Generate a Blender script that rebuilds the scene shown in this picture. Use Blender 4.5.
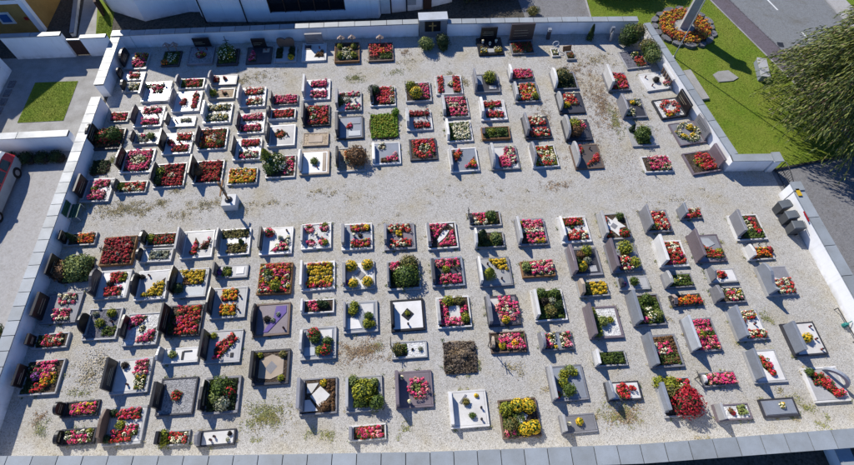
import bpy, bmesh, math, random
import numpy as np
from mathutils import Matrix, Vector

# ------------------------------------------------------------------ camera, sky, sun, exposure
scene = bpy.context.scene
for o in list(bpy.data.objects):
    bpy.data.objects.remove(o)
COL = scene.collection
R = math.radians
rng = np.random.default_rng(11)
random.seed(11)

cam_data = bpy.data.cameras.new("camera")
cam_data.sensor_fit = 'HORIZONTAL'
cam_data.sensor_width = 36.0
cam_data.lens = 36.0 * 486.42 / 854.0
cam_data.clip_start = 0.1
cam_data.clip_end = 600
cam = bpy.data.objects.new("camera", cam_data)
COL.objects.link(cam)
_psi, _th, _ro = R(4.976), R(60.233), R(0.8655)
_f = Vector((math.sin(_psi) * math.cos(_th), math.cos(_psi) * math.cos(_th), -math.sin(_th)))
_r = Vector((math.cos(_psi), -math.sin(_psi), 0))
_u = _r.cross(_f)
_r2 = _r * math.cos(_ro) + _u * math.sin(_ro)
_u2 = -_r * math.sin(_ro) + _u * math.cos(_ro)
cam.matrix_world = Matrix(((_r2.x, _u2.x, -_f.x, 0), (_r2.y, _u2.y, -_f.y, 0), (_r2.z, _u2.z, -_f.z, 22.0), (0, 0, 0, 1)))
scene.camera = cam

SUN_X, SUN_Y, SUN_EL = -0.5356, 0.8445, R(38.17)
world = bpy.data.worlds.new("World")
scene.world = world
world.use_nodes = True
wn = world.node_tree.nodes
sky = wn.new("ShaderNodeTexSky")
sky.sky_type = 'NISHITA'
sky.sun_disc = False
sky.sun_elevation = SUN_EL
sky.sun_rotation = math.atan2(SUN_X, SUN_Y)
sky.air_density = 1.15
sky.dust_density = 0.15
sky.ozone_density = 10.0
wn["Background"].inputs[1].default_value = 0.088
balance = wn.new("ShaderNodeMix")            # the camera's warm white balance leaves the whole sky bluer
balance.data_type = 'RGBA'; balance.blend_type = 'MULTIPLY'
balance.inputs[0].default_value = 1.0
balance.inputs[7].default_value = (0.84, 0.96, 1.2, 1)
world.node_tree.links.new(sky.outputs[0], balance.inputs[6])
world.node_tree.links.new(balance.outputs[2], wn["Background"].inputs[0])
sun_d = bpy.data.lights.new("sun", 'SUN')
sun_d.energy = 5.0
sun_d.angle = R(0.53)
sun_d.color = (1.0, 0.945, 0.855)
sun = bpy.data.objects.new("sun", sun_d)
COL.objects.link(sun)
_sd = Vector((SUN_X * math.cos(SUN_EL), SUN_Y * math.cos(SUN_EL), math.sin(SUN_EL)))
sun.rotation_euler = _sd.to_track_quat('Z', 'Y').to_euler()
sun.location = (-20, 30, 30)
scene.view_settings.view_transform = 'Standard'
scene.view_settings.look = 'None'
scene.view_settings.exposure = 0.37
scene.view_settings.gamma = 1.0

# ------------------------------------------------------------------ materials
MATS = {}
def nodes_of(name, rough=0.7, spec=0.3):
    m = bpy.data.materials.new(name)
    m.use_nodes = True
    b = m.node_tree.nodes["Principled BSDF"]
    b.inputs["Roughness"].default_value = rough
    b.inputs["Specular IOR Level"].default_value = spec
    return m, m.node_tree.nodes, m.node_tree.links, b

def mix_rgb(n, l, fac, a, b, mode='MIX'):
    x = n.new("ShaderNodeMix"); x.data_type = 'RGBA'; x.blend_type = mode
    for s, v in ((0, fac), (6, a), (7, b)):
        if hasattr(v, "is_output") or hasattr(v, "links"):
            l.new(v, x.inputs[s])
        else:
            x.inputs[s].default_value = v if s == 0 else (*v, 1)
    return x.outputs[2]

def noise(n, l, scale, detail=4.0, rough=0.6, co=None):
    t = n.new("ShaderNodeTexNoise")
    t.inputs["Scale"].default_value = scale
    t.inputs["Detail"].default_value = detail
    t.inputs["Roughness"].default_value = rough
    if co is None:
        g = n.new("ShaderNodeNewGeometry"); co = g.outputs["Position"]
    l.new(co, t.inputs["Vector"])
    return t.outputs["Fac"]

def ramp(n, l, fac, p0, p1):
    r = n.new("ShaderNodeMapRange")
    r.inputs[1].default_value = p0; r.inputs[2].default_value = p1
    l.new(fac, r.inputs[0])
    return r.outputs[0]

def bump(n, l, b, h, strength, dist):
    k = n.new("ShaderNodeBump"); k.inputs["Strength"].default_value = strength; k.inputs["Distance"].default_value = dist
    l.new(h, k.inputs["Height"]); l.new(k.outputs[0], b.inputs["Normal"])

def stone_mat(name, col, rough=0.35, spec=0.5, speck=0.25, scale=60):
    """granite / marble / plaster: speckle plus a broad weather stain"""
    m, n, l, b = nodes_of(name, rough, spec)
    f1 = noise(n, l, scale, 3)
    f2 = noise(n, l, 1.3, 5)
    c0 = tuple(min(1, c * (1 + speck)) for c in col)
    c1 = tuple(c * (1 - speck) for c in col)
    c = mix_rgb(n, l, ramp(n, l, f1, 0.35, 0.65), c1, c0)
    st = mix_rgb(n, l, ramp(n, l, f2, 0.35, 0.75), (1, 1, 1), (0.72, 0.70, 0.66), 'MIX')
    c = mix_rgb(n, l, 1.0, c, st, 'MULTIPLY')
    oi = n.new("ShaderNodeObjectInfo")
    c = mix_rgb(n, l, ramp(n, l, oi.outputs["Random"], 0.0, 1.0), c, mix_rgb(n, l, 1.0, c, (0.80, 0.80, 0.79), 'MULTIPLY'))
    f4 = noise(n, l, 7.0, 8, 0.75)
    c = mix_rgb(n, l, ramp(n, l, f4, 0.60, 0.78), c, mix_rgb(n, l, 1.0, c, (0.62, 0.60, 0.54), 'MULTIPLY'))
    l.new(c, b.inputs["Base Color"])
    rr = n.new("ShaderNodeMapRange"); rr.inputs[3].default_value = rough * 0.8; rr.inputs[4].default_value = min(1.0, rough * 1.45)
    l.new(f2, rr.inputs[0]); l.new(rr.outputs[0], b.inputs["Roughness"])
    MATS[name] = m
    return m

def leaf_mat(name, col, var=0.45, rough=0.6, trans=0.0):
    m, n, l, b = nodes_of(name, rough, 0.25)
    g = n.new("ShaderNodeNewGeometry")
    rp = g.outputs["Random Per Island"]
    c0 = tuple(c * (1 - var) for c in col)
    c1 = tuple(min(1, c * (1 + var)) for c in col)
    c = mix_rgb(n, l, rp, c0, c1)
    f = noise(n, l, 3.0, 2, co=g.outputs["Position"])
    c = mix_rgb(n, l, ramp(n, l, f, 0.3, 0.7), c, tuple(x * y for x, y in zip(col, (1.25, 1.05, 0.7))))
    l.new(c, b.inputs["Base Color"])
    MATS[name] = m
    return m

# stone colours
for k, c, ro, sp, sk in (
        ('wh', (0.72, 0.71, 0.69), 0.38, 0.5, 0.06), ('lg', (0.42, 0.42, 0.42), 0.4, 0.5, 0.16), ('gr', (0.24, 0.24, 0.26), 0.38, 0.5, 0.25),
        ('dk', (0.05, 0.05, 0.06), 0.4, 0.4, 0.35), ('bk', (0.013, 0.013, 0.016), 0.34, 0.4, 0.3), ('mv', (0.19, 0.155, 0.175), 0.35, 0.5, 0.25),
        ('br', (0.17, 0.115, 0.085), 0.55, 0.4, 0.3), ('db', (0.075, 0.055, 0.05), 0.4, 0.5, 0.35), ('tn', (0.42, 0.34, 0.26), 0.6, 0.4, 0.2),
        ('gb', (0.25, 0.275, 0.32), 0.33, 0.5, 0.2), ('pg', (0.47, 0.5, 0.53), 0.35, 0.5, 0.12), ('bg', (0.13, 0.105, 0.09), 0.35, 0.5, 0.35),
        ('pl', (0.09, 0.045, 0.27), 0.4, 0.4, 0.25)):
    stone_mat('stone_' + k, c, ro, sp, sk)
stone_mat('stone_pol', (0.6, 0.59, 0.57), 0.1, 0.8, 0.06)
stone_mat('concrete', (0.33, 0.325, 0.31), 0.85, 0.3, 0.12, 25)
stone_mat('plinth_white', (0.74, 0.74, 0.73), 0.8, 0.3, 0.04, 30)
stone_mat('cap', (0.315, 0.345, 0.365), 0.46, 0.75, 0.04, 18)
stone_mat('joint', (0.05, 0.05, 0.055), 0.9, 0.2, 0.1)
stone_mat('ochre', (0.42, 0.25, 0.075), 0.9, 0.2, 0.08, 14)
stone_mat('kerbstone', (0.36, 0.355, 0.35), 0.85, 0.3, 0.15, 30)
stone_mat('rock', (0.16, 0.16, 0.175), 0.9, 0.3, 0.4, 12)
stone_mat('glass_dark', (0.012, 0.014, 0.018), 0.08, 0.6, 0.1)
stone_mat('plastic_dark', (0.075, 0.082, 0.09), 0.45, 0.45, 0.05)
stone_mat('plastic_lid', (0.13, 0.145, 0.155), 0.4, 0.45, 0.05)
stone_mat('plastic_green', (0.02, 0.09, 0.05), 0.45, 0.4, 0.1)
stone_mat('metal_dark', (0.025, 0.025, 0.027), 0.5, 0.5, 0.2)
stone_mat('metal_pale', (0.55, 0.56, 0.57), 0.4, 0.5, 0.05)
stone_mat('paint_red', (0.5, 0.015, 0.02), 0.25, 0.6, 0.04)
stone_mat('paint_silver', (0.3, 0.33, 0.36), 0.3, 0.6, 0.04)
stone_mat('paint_white', (0.78, 0.79, 0.76), 0.3, 0.5, 0.02)
stone_mat('paint_yellow', (0.7, 0.45, 0.02), 0.5, 0.4, 0.06)
stone_mat('brass', (0.42, 0.27, 0.09), 0.4, 0.5, 0.2)
stone_mat('ink', (0.45, 0.40, 0.28), 0.6, 0.3, 0.1)
stone_mat('rubber', (0.015, 0.015, 0.016), 0.85, 0.2, 0.2)
stone_mat('lamp_red', (0.4, 0.02, 0.02), 0.3, 0.5, 0.1)

def wood_mat(name, col):
    m, n, l, b = nodes_of(name, 0.75, 0.3)
    f = noise(n, l, 9, 6, 0.7)
    c = mix_rgb(n, l, ramp(n, l, f, 0.3, 0.7), tuple(c * 0.55 for c in col), tuple(min(1, c * 1.3) for c in col))
    l.new(c, b.inputs["Base Color"]); MATS[name] = m
wood_mat('stone_wd', (0.25, 0.13, 0.055))
wood_mat('wood_grey', (0.28, 0.22, 0.19))
wood_mat('wood_dark', (0.06, 0.03, 0.02))

def plaster_mat(name):
    m, n, l, b = nodes_of(name, 0.92, 0.2)
    f1 = noise(n, l, 1.1, 6, 0.65); f2 = noise(n, l, 22, 3)
    c = mix_rgb(n, l, ramp(n, l, f1, 0.42, 0.78), (0.85, 0.855, 0.86), (0.76, 0.76, 0.755))
    g = n.new("ShaderNodeNewGeometry"); s = n.new("ShaderNodeSeparateXYZ"); l.new(g.outputs["Position"], s.inputs[0])
    splash = n.new("ShaderNodeMath"); splash.operation = 'MULTIPLY'
    l.new(ramp(n, l, s.outputs[2], 0.32, 0.0), splash.inputs[0]); l.new(ramp(n, l, f1, 0.35, 0.7), splash.inputs[1])
    c = mix_rgb(n, l, splash.outputs[0], c, (0.36, 0.35, 0.31))
    mp = n.new("ShaderNodeMapping"); mp.inputs["Scale"].default_value = (6, 6, 0.5); l.new(g.outputs["Position"], mp.inputs[0])
    f5 = noise(n, l, 1.0, 5, 0.7, mp.outputs[0])
    c = mix_rgb(n, l, ramp(n, l, f5, 0.55, 0.8), c, mix_rgb(n, l, 1.0, c, (0.84, 0.835, 0.81), 'MULTIPLY'))
    l.new(c, b.inputs["Base Color"]); bump(n, l, b, f2, 0.25, 0.01); MATS[name] = m
plaster_mat('plaster')

def ground_mat(name, ca, cb, cc, fine, strength=0.5, rough=0.95, dirt=(0.3, 0.27, 0.22), dirt_at=(0.55, 0.8)):
    """loose mineral ground: stone-sized cells of three tones under broad stains"""
    m, n, l, b = nodes_of(name, rough, 0.2)
    g = n.new("ShaderNodeNewGeometry"); co = g.outputs["Position"]
    v = n.new("ShaderNodeTexVoronoi"); v.inputs["Scale"].default_value = fine; l.new(co, v.inputs["Vector"])
    hs = n.new("ShaderNodeSeparateColor"); l.new(v.outputs["Color"], hs.inputs[0])
    c = mix_rgb(n, l, hs.outputs[0], ca, cb)
    c = mix_rgb(n, l, ramp(n, l, hs.outputs[1], 0.80, 0.95), c, cc)
    v2 = n.new("ShaderNodeTexVoronoi"); v2.inputs["Scale"].default_value = fine * 0.42; l.new(co, v2.inputs["Vector"])
    hs2 = n.new("ShaderNodeSeparateColor"); l.new(v2.outputs["Color"], hs2.inputs[0])
    c = mix_rgb(n, l, ramp(n, l, hs2.outputs[2], 0.0, 1.0), c, mix_rgb(n, l, 1.0, c, (0.86, 0.855, 0.845), 'MULTIPLY'))
    f = noise(n, l, 0.55, 7, 0.62, co)
    c = mix_rgb(n, l, ramp(n, l, f, *dirt_at), c, mix_rgb(n, l, 1.0, c, tuple(min(1, x * 2.4) for x in dirt), 'MULTIPLY'))
    f3 = noise(n, l, 2.3, 8, 0.72, co)
    c = mix_rgb(n, l, ramp(n, l, f3, 0.52, 0.80), c, mix_rgb(n, l, 1.0, c, (0.74, 0.71, 0.64), 'MULTIPLY'))
    if name == 'gravel':
        f6 = noise(n, l, 0.33, 8, 0.7, co); f7 = noise(n, l, 9.0, 4, 0.7, co)
        mm = n.new("ShaderNodeMath"); mm.operation = 'MULTIPLY'
        l.new(ramp(n, l, f6, 0.55, 0.70), mm.inputs[0]); l.new(ramp(n, l, f7, 0.40, 0.62), mm.inputs[1])
        m2 = n.new("ShaderNodeMath"); m2.operation = 'MULTIPLY'; l.new(mm.outputs[0], m2.inputs[0]); m2.inputs[1].default_value = 0.6
        c = mix_rgb(n, l, m2.outputs[0], c, (0.30, 0.275, 0.16))
    l.new(c, b.inputs["Base Color"])
    bump(n, l, b, v.outputs["Distance"], strength, 0.03); MATS[name] = m
ground_mat('gravel', (0.385, 0.37, 0.34), (0.52, 0.505, 0.47), (0.265, 0.25, 0.22), 34, 0.6, 0.95, (0.385, 0.36, 0.30), (0.48, 0.70))
ground_mat('fill_pebw', (0.5, 0.5, 0.49), (0.75, 0.75, 0.73), (0.4, 0.39, 0.37), 16, 0.9)
ground_mat('fill_pebg', (0.24, 0.24, 0.25), (0.38, 0.38, 0.38), (0.16, 0.16, 0.16), 18, 0.9)
ground_mat('fill_pebd', (0.09, 0.09, 0.11), (0.2, 0.2, 0.23), (0.05, 0.05, 0.06), 18, 0.9)
ground_mat('fill_tan', (0.33, 0.26, 0.18), (0.52, 0.42, 0.3), (0.22, 0.17, 0.12), 16, 0.9)
ground_mat('soil', (0.04, 0.028, 0.02), (0.085, 0.06, 0.042), (0.12, 0.1, 0.08), 16, 1.0)
ground_mat('fill_dry', (0.14, 0.11, 0.08), (0.3, 0.25, 0.19), (0.08, 0.06, 0.045), 14, 1.0)
ground_mat('asphalt', (0.17, 0.168, 0.17), (0.22, 0.218, 0.22), (0.13, 0.13, 0.135), 26, 0.3)
ground_mat('road', (0.175, 0.185, 0.19), (0.215, 0.225, 0.23), (0.15, 0.155, 0.16), 30, 0.25)
ground_mat('footway', (0.115, 0.10, 0.115), (0.15, 0.13, 0.15), (0.09, 0.08, 0.09), 30, 0.25)
ground_mat('earth', (0.06, 0.055, 0.045), (0.1, 0.09, 0.075), (0.04, 0.04, 0.03), 12, 0.6)
ground_mat('paving', (0.36, 0.35, 0.335), (0.39, 0.38, 0.365), (0.34, 0.33, 0.32), 30, 0.1)

def grass_mat(name):
    m, n, l, b = nodes_of(name, 0.9, 0.15)
    f1 = noise(n, l, 0.5, 6, 0.65); f2 = noise(n, l, 14, 4, 0.7)
    c = mix_rgb(n, l, ramp(n, l, f1, 0.35, 0.68), (0.15, 0.235, 0.02), (0.24, 0.265, 0.045))
    c = mix_rgb(n, l, ramp(n, l, f2, 0.35, 0.7), mix_rgb(n, l, 1.0, c, (0.6, 0.62, 0.5), 'MULTIPLY'), c)
    l.new(c, b.inputs["Base Color"]); bump(n, l, b, f2, 0.9, 0.05); MATS[name] = m
grass_mat('grass')

PAL = dict(tw=(0.16, 0.135, 0.12), rd=(0.5, 0.012, 0.03), pk=(0.64, 0.04, 0.19), cr=(0.26, 0.012, 0.028), yl=(0.56, 0.37, 0.015), orr=(0.68, 0.15, 0.015), wh=(0.74, 0.73, 0.60),
           pu=(0.2, 0.05, 0.3), gn=(0.075, 0.125, 0.022), dg=(0.022, 0.045, 0.013), yg=(0.24, 0.27, 0.025), sg=(0.2, 0.26, 0.085), gy=(0.28, 0.32, 0.27),
           br=(0.14, 0.08, 0.04), ol=(0.16, 0.15, 0.05), ms=(0.31, 0.28, 0.16), mr=(0.30, 0.225, 0.15), mg=(0.24, 0.265, 0.10), lg2=(0.13, 0.26, 0.015), dry=(0.24, 0.195, 0.15), dk=(0.03, 0.026, 0.024), cl=(0.66, 0.08, 0.10),
           rb=(0.2, 0.085, 0.045), willow=(0.15, 0.185, 0.045), willow2=(0.065, 0.10, 0.03), turf=(0.18, 0.265, 0.03), lp=(0.72, 0.28, 0.36), hb=(0.1, 0.14, 0.03))
for k, c in PAL.items():
    leaf_mat('leaf_' + k, c, 0.5 if k not in ('wh',) else 0.15)

# planting codes: blossom colours (with weights), leaf colour, blossom share
CODE = dict(rd=((('rd', 1), ('cl', 0.25), ('cr', 0.25), ('pk', 0.3)), 'gn', 0.9), pk=((('pk', 1), ('lp', 0.35)), 'gn', 0.95), cr=((('cr', 3), ('rd', 1)), 'dg', 0.9), yl=((('yl', 1),), 'yg', 0.9),
            oy=((('orr', 1), ('yl', 1.4)), 'gn', 0.9), wh=((('wh', 1),), 'gn', 0.75), rw=((('rd', 1.2), ('cl', 0.5), ('wh', 0.9)), 'gn', 0.9), pw=((('pk', 1), ('wh', 0.9)), 'gn', 0.85),
            yr=((('yl', 1), ('rd', 1)), 'gn', 0.8), mx=((('rd', 1), ('yl', 0.8), ('wh', 0.6), ('pk', 0.6)), 'gn', 0.7), rg=((('rd', 1), ('cr', 0.5)), 'gn', 0.45), wg=((('wh', 1), ('yl', 0.15)), 'gn', 0.45),
            pu=((('pu', 1),), 'dg', 0.8), bk=((), 'dk', 0))
CODE['tw'] = ((), 'tw', 0)
CODE['dry'] = ((), 'dry', 0)
CODE['cf'] = ((('rd', 1), ('cr', 2)), 'cr', 0.35)
CODE['or'] = ((('orr', 2), ('yl', 0.5), ('rd', 0.8)), 'gn', 0.9)
for k in ('gn', 'dg', 'yg', 'sg', 'gy', 'br', 'ol', 'lg2', 'dry', 'dk'):
    CODE[k] = ((), k, 0)
COLOUR = dict(rd='red', pk='pink', cr='deep red', yl='yellow', oy='orange yellow', wh='white', rw='red and white', pw='pink and white', yr='red and yellow', mx='mixed colour', rg='reddish green', wg='white flowering',
              pu='purple', bk='black', gn='green', dg='dark green', yg='lime green', sg='sage green', gy='silver grey', br='brownish', ol='olive', lg2='bright green', dry='dry', dk='blackish')
COLOUR['or'] = 'orange'
COLOUR['cf'] = 'deep red'
COLOUR['tw'] = 'twiggy brown'


def flat_mat(name, col, rough=0.5):
    stone_mat(name, col, rough, 0.4, 0.06)
flat_mat('can_teal', (0.02, 0.22, 0.2))
flat_mat('pane_blue', (0.05, 0.14, 0.35), 0.15)
leaf_mat('pebble_a', (0.48, 0.465, 0.43), 0.15, 0.9)
leaf_mat('pebble_b', (0.38, 0.37, 0.35), 0.15, 0.9)
leaf_mat('pebble_c', (0.30, 0.29, 0.265), 0.2, 0.9)

# ------------------------------------------------------------------ mesh helpers
def link(o, parent=None):
    COL.objects.link(o)
    if parent is not None:
        o.parent = parent
    return o

def empty(name, loc=(0, 0, 0), rz=0.0, label=None, cat=None, group=None):
    o = bpy.data.objects.new(name, None)
    o.empty_display_size = 0.2
    o.location = loc; o.rotation_euler = (0, 0, rz)
    tag(o, label, cat, group)
    return link(o)

def tag(o, label=None, cat=None, group=None, kind=None):
    if label: o["label"] = label
    if cat: o["category"] = cat
    if group: o["group"] = group
    if kind: o["kind"] = kind
    return o

class MB:
    """collects plain shapes for one mesh"""
    def __init__(s):
        s.v = []; s.f = []; s.m = []
    def add(s, v, f, mi=0):
        k = len(s.v); s.v += [tuple(p) for p in v]; s.f += [tuple(i + k for i in q) for q in f]; s.m += [mi] * len(f); return s
    def box(s, x0, y0, z0, x1, y1, z1, mi=0, taper=0.0):
        t = taper
        return s.add([(x0, y0, z0), (x1, y0, z0), (x1, y1, z0), (x0, y1, z0), (x0 + t, y0 + t, z1), (x1 - t, y0 + t, z1), (x1 - t, y1 - t, z1), (x0 + t, y1 - t, z1)],
                     [(3, 2, 1, 0), (4, 5, 6, 7), (0, 1, 5, 4), (1, 2, 6, 5), (2, 3, 7, 6), (3, 0, 4, 7)], mi)
    def prism(s, poly, z0, z1, mi=0, inset=0.0):
        n = len(poly)
        a = sum(poly[i][0] * poly[(i + 1) % n][1] - poly[(i + 1) % n][0] * poly[i][1] for i in range(n))
        if a < 0: poly = poly[::-1]
        cx = sum(p[0] for p in poly) / n; cy = sum(p[1] for p in poly) / n
        top = [(p[0] + (cx - p[0]) * inset, p[1] + (cy - p[1]) * inset) for p in poly]
        return s.add([(x, y, z0) for x, y in poly] + [(x, y, z1) for x, y in top],
                     [tuple(range(n))[::-1], tuple(range(n, 2 * n))] + [(i, (i + 1) % n, n + (i + 1) % n, n + i) for i in range(n)], mi)
    def bar(s, a, b, r, mi=0, n=6, r2=None):
        a = Vector(a); b = Vector(b); d = (b - a).normalized(); r2 = r if r2 is None else r2
        q = d.orthogonal().normalized(); w = d.cross(q)
        v = []
        for p, rr in ((a, r), (b, r2)):
            for i in range(n):
                t = 2 * math.pi * i / n
                v.append(p + q * math.cos(t) * rr + w * math.sin(t) * rr)
        return s.add(v, [tuple(range(n))[::-1], tuple(range(n, 2 * n))] + [(i, (i + 1) % n, n + (i + 1) % n, n + i) for i in range(n)], mi)
    def lathe(s, prof, cx, cy, n=10, mi=0):
        v = []; k = len(prof)
        for r, z in prof:
            for i in range(n):
                t = 2 * math.pi * i / n; v.append((cx + r * math.cos(t), cy + r * math.sin(t), z))
        f = [tuple(range(n))[::-1], tuple(range((k - 1) * n, k * n))]
        for j in range(k - 1):
            for i in range(n):
                f.append((j * n + i, j * n + (i + 1) % n, (j + 1) * n + (i + 1) % n, (j + 1) * n + i))
        return s.add(v, f, mi)
    def wall_profile(s, prof, x0, x1, ch=0.012, mi=0):
        """profile in (y, z), extruded along x with a small chamfer"""
        n = len(prof); cy = sum(p[0] for p in prof) / n; cz = sum(p[1] for p in prof) / n
        def ring(x, k): return [(x, y + (cy - y) * k, z + (cz - z) * k if z > 0.02 else z) for y, z in prof]
        v = ring(x0, 0.03) + ring(x0 + ch, 0) + ring(x1 - ch, 0) + ring(x1, 0.03)
        f = [tuple(range(n)), tuple(range(3 * n, 4 * n))[::-1]]
        for j in range(3):
            for i in range(n):
                f.append((j * n + (i + 1) % n, j * n + i, (j + 1) * n + i, (j + 1) * n + (i + 1) % n))
        return s.add(v, f, mi)
    def build(s, name, mats, parent=None, loc=None, smooth=False):
        me = bpy.data.meshes.new(name)
        me.from_pydata(s.v, [], s.f)
        for m in ([mats] if isinstance(mats, str) else mats):
            me.materials.append(MATS[m])
        if any(s.m): me.polygons.foreach_set("material_index", s.m)
        bm = bmesh.new(); bm.from_mesh(me); bmesh.ops.recalc_face_normals(bm, faces=bm.faces); bm.to_mesh(me); bm.free()
        if smooth: me.polygons.foreach_set("use_smooth", [True] * len(me.polygons))
        me.update()
        o = bpy.data.objects.new(name, me)
        if loc: o.location = loc
        return link(o, parent)

def struct(o, kind="structure"):
    o["kind"] = kind
    return o

class Leaves:
    """numpy collector of small triangles: leaves, blossoms, petals"""
    def __init__(s):
        s.V = []; s.F = []; s.M = []; s.n = 0; s.mats = []
    def slot(s, m):
        if m not in s.mats: s.mats.append(m)
        return s.mats.index(m)
    def put(s, tv, tf, pos, scale, nrm, mat):
        """instances of a template at pos, z axis along nrm, random spin"""
        k = len(pos)
        if k == 0: return
        nrm = nrm / np.maximum(np.linalg.norm(nrm, axis=1, keepdims=True), 1e-6)
        a = rng.normal(size=(k, 3)); x = np.cross(a, nrm); x /= np.maximum(np.linalg.norm(x, axis=1, keepdims=True), 1e-6); y = np.cross(nrm, x)
        sc = np.broadcast_to(np.asarray(scale).reshape(-1, 1), (k, 1))
        P = (tv[None, :, 0:1] * x[:, None, :] + tv[None, :, 1:2] * y[:, None, :] + tv[None, :, 2:3] * nrm[:, None, :]) * sc[:, None, :] + pos[:, None, :]
        s.V.append(P.reshape(-1, 3))
        s.F.append((tf[None] + (np.arange(k) * len(tv))[:, None, None] + s.n).reshape(-1, 3))
        mi = np.asarray(mat) if not isinstance(mat, str) else np.full(k, s.slot(mat))
        s.M.append(np.repeat(mi, len(tf)))
        s.n += k * len(tv)
    def raw(s, v, f, mat):
        v = np.asarray(v, float); f = np.asarray(f, int)
        s.V.append(v); s.F.append(f + s.n); s.M.append(np.full(len(f), s.slot(mat))); s.n += len(v)
    def build(s, name, parent=None, loc=None):
        me = bpy.data.meshes.new(name)
        V = np.concatenate(s.V).astype(np.float32); F = np.concatenate(s.F).astype(np.int32); M = np.concatenate(s.M).astype(np.int32)
        me.vertices.add(len(V)); me.vertices.foreach_set("co", V.ravel())
        me.loops.add(F.size); me.loops.foreach_set("vertex_index", F.ravel())
        me.polygons.add(len(F)); me.polygons.foreach_set("loop_start", np.arange(len(F), dtype=np.int32) * 3)
        for m in s.mats: me.materials.append(MATS[m])
        me.polygons.foreach_set("material_index", M)
        me.update(calc_edges=True); me.validate()
        o = bpy.data.objects.new(name, me)
        if loc is not None: o.location = loc
        return link(o, parent)

_t = np.arange(8) * math.pi / 4
BLOSSOM_V = np.vstack([[0, 0, 0.35], np.c_[np.cos(_t) * np.where(np.arange(8) % 2, 0.62, 1.0), np.sin(_t) * np.where(np.arange(8) % 2, 0.62, 1.0), np.where(np.arange(8) % 2, 0.25, -0.05)]])
BLOSSOM_F = np.array([(0, 1 + i, 1 + (i + 1) % 8) for i in range(8)])
LEAF_V = np.array([(-1.0, 0, 0), (0, -0.48, 0.22), (0, 0.48, 0.22), (1.0, 0, -0.1)])
LEAF_F = np.array([(0, 1, 3), (0, 3, 2)])
BLADE_V = np.array([(-0.12, 0, 0), (0.12, 0, 0), (0.05, 0.25, 1.0)])
BLADE_F = np.array([(0, 1, 2)])

def poly_mask(P, poly):
    x, y = P[:, 0], P[:, 1]; inside = np.zeros(len(P), bool); n = len(poly); j = n - 1
    for i in range(n):
        xi, yi = poly[i]; xj, yj = poly[j]
        c = ((yi > y) != (yj > y)) & (x < (xj - xi) * (y - yi) / ((yj - yi) or 1e-9) + xi)
        inside ^= c; j = i
    return inside

def grid_points(poly, step, jit=0.3):
    A = np.array(poly); lo = A.min(0); hi = A.max(0)
    nx = max(1, int(round((hi[0] - lo[0]) / step))); ny = max(1, int(round((hi[1] - lo[1]) / step)))
    gx = lo[0] + (np.arange(nx) + 0.5) * (hi[0] - lo[0]) / nx; gy = lo[1] + (np.arange(ny) + 0.5) * (hi[1] - lo[1]) / ny
    P = np.array([(x, y) for x in gx for y in gy]) + rng.uniform(-jit, jit, (nx * ny, 2)) * step
    return P[poly_mask(P, poly)]

def plant_patch(code, poly, z, height=None, step=None):
    """bedding plants: small mounds of leaves topped by blossoms, planted on a loose grid"""
    bl, leaf, share = CODE[code]
    L = Leaves()
    step = step or (0.15 if bl else 0.13)
    C = grid_points(poly, step)
    if len(C) == 0: C = np.array([np.mean(poly, axis=0)])
    C = C[rng.uniform(size=len(C)) > 0.05] if len(C) > 6 else C
    k = len(C); h = height or (0.17 if bl else (0.05 if code in ('tw', 'dry', 'dk') else 0.13))
    hh = h * rng.uniform(0.55, 1.4, k)
    nl = 22 if bl else 24
    ci = np.repeat(np.arange(k), nl); d = rng.normal(size=(len(ci), 3)); d[:, 2] = np.abs(d[:, 2]) * 0.9 + 0.1; d /= np.linalg.norm(d, axis=1, keepdims=True)
    rad = step * 0.62 * rng.uniform(0.6, 1.05, len(ci))
    pos = np.c_[C[ci] + d[:, :2] * rad[:, None], z + hh[ci] * (0.15 + 0.75 * d[:, 2])]
    L.put(LEAF_V, LEAF_F, pos, rng.uniform(0.026, 0.052, len(ci)), d + rng.normal(scale=0.45, size=d.shape) + [0, 0, 0.4], 'leaf_' + leaf)
    if bl:
        nb = 22
        ci = np.repeat(np.arange(k), nb); ci = ci[rng.uniform(size=len(ci)) < share]
        d = rng.normal(size=(len(ci), 3)); d[:, 2] = np.abs(d[:, 2]) + 0.25; d /= np.linalg.norm(d, axis=1, keepdims=True)
        pos = np.c_[C[ci] + d[:, :2] * step * 0.58, z + hh[ci] * (0.35 + 0.75 * d[:, 2])]
        w = np.array([x[1] for x in bl], float); w /= w.sum()
        pc = rng.choice(len(bl), size=k, p=w)
        thin = rng.uniform(size=k) < 0.14
        keep = ~thin[ci] | (rng.uniform(size=len(ci)) < 0.3)
        ci = ci[keep]; d = d[keep]; pos = pos[keep]
        sl = np.array([L.slot('leaf_' + x[0]) for x in bl])
        L.put(BLOSSOM_V, BLOSSOM_F, pos, rng.uniform(0.014, 0.035, len(ci)), d + rng.normal(scale=0.3, size=d.shape) + [0, 0, 0.5], sl[pc[ci]])
    P = np.array(poly); c = P.mean(0)
    v = [(c[0], c[1], z + 0.012)] + [(x, y, z + 0.008) for x, y in poly]
    n = len(poly)
    L.raw(v, [(0, 1 + i, 1 + (i + 1) % n) for i in range(n)], 'soil')
    return L

def _ico():
    bm = bmesh.new(); bmesh.ops.create_icosphere(bm, subdivisions=2, radius=1.0)
    v = np.array([q.co[:] for q in bm.verts]); f = np.array([[q.index for q in x.verts] for x in bm.faces]); bm.free(); return v, f
ICO_V, ICO_F = _ico()

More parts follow.
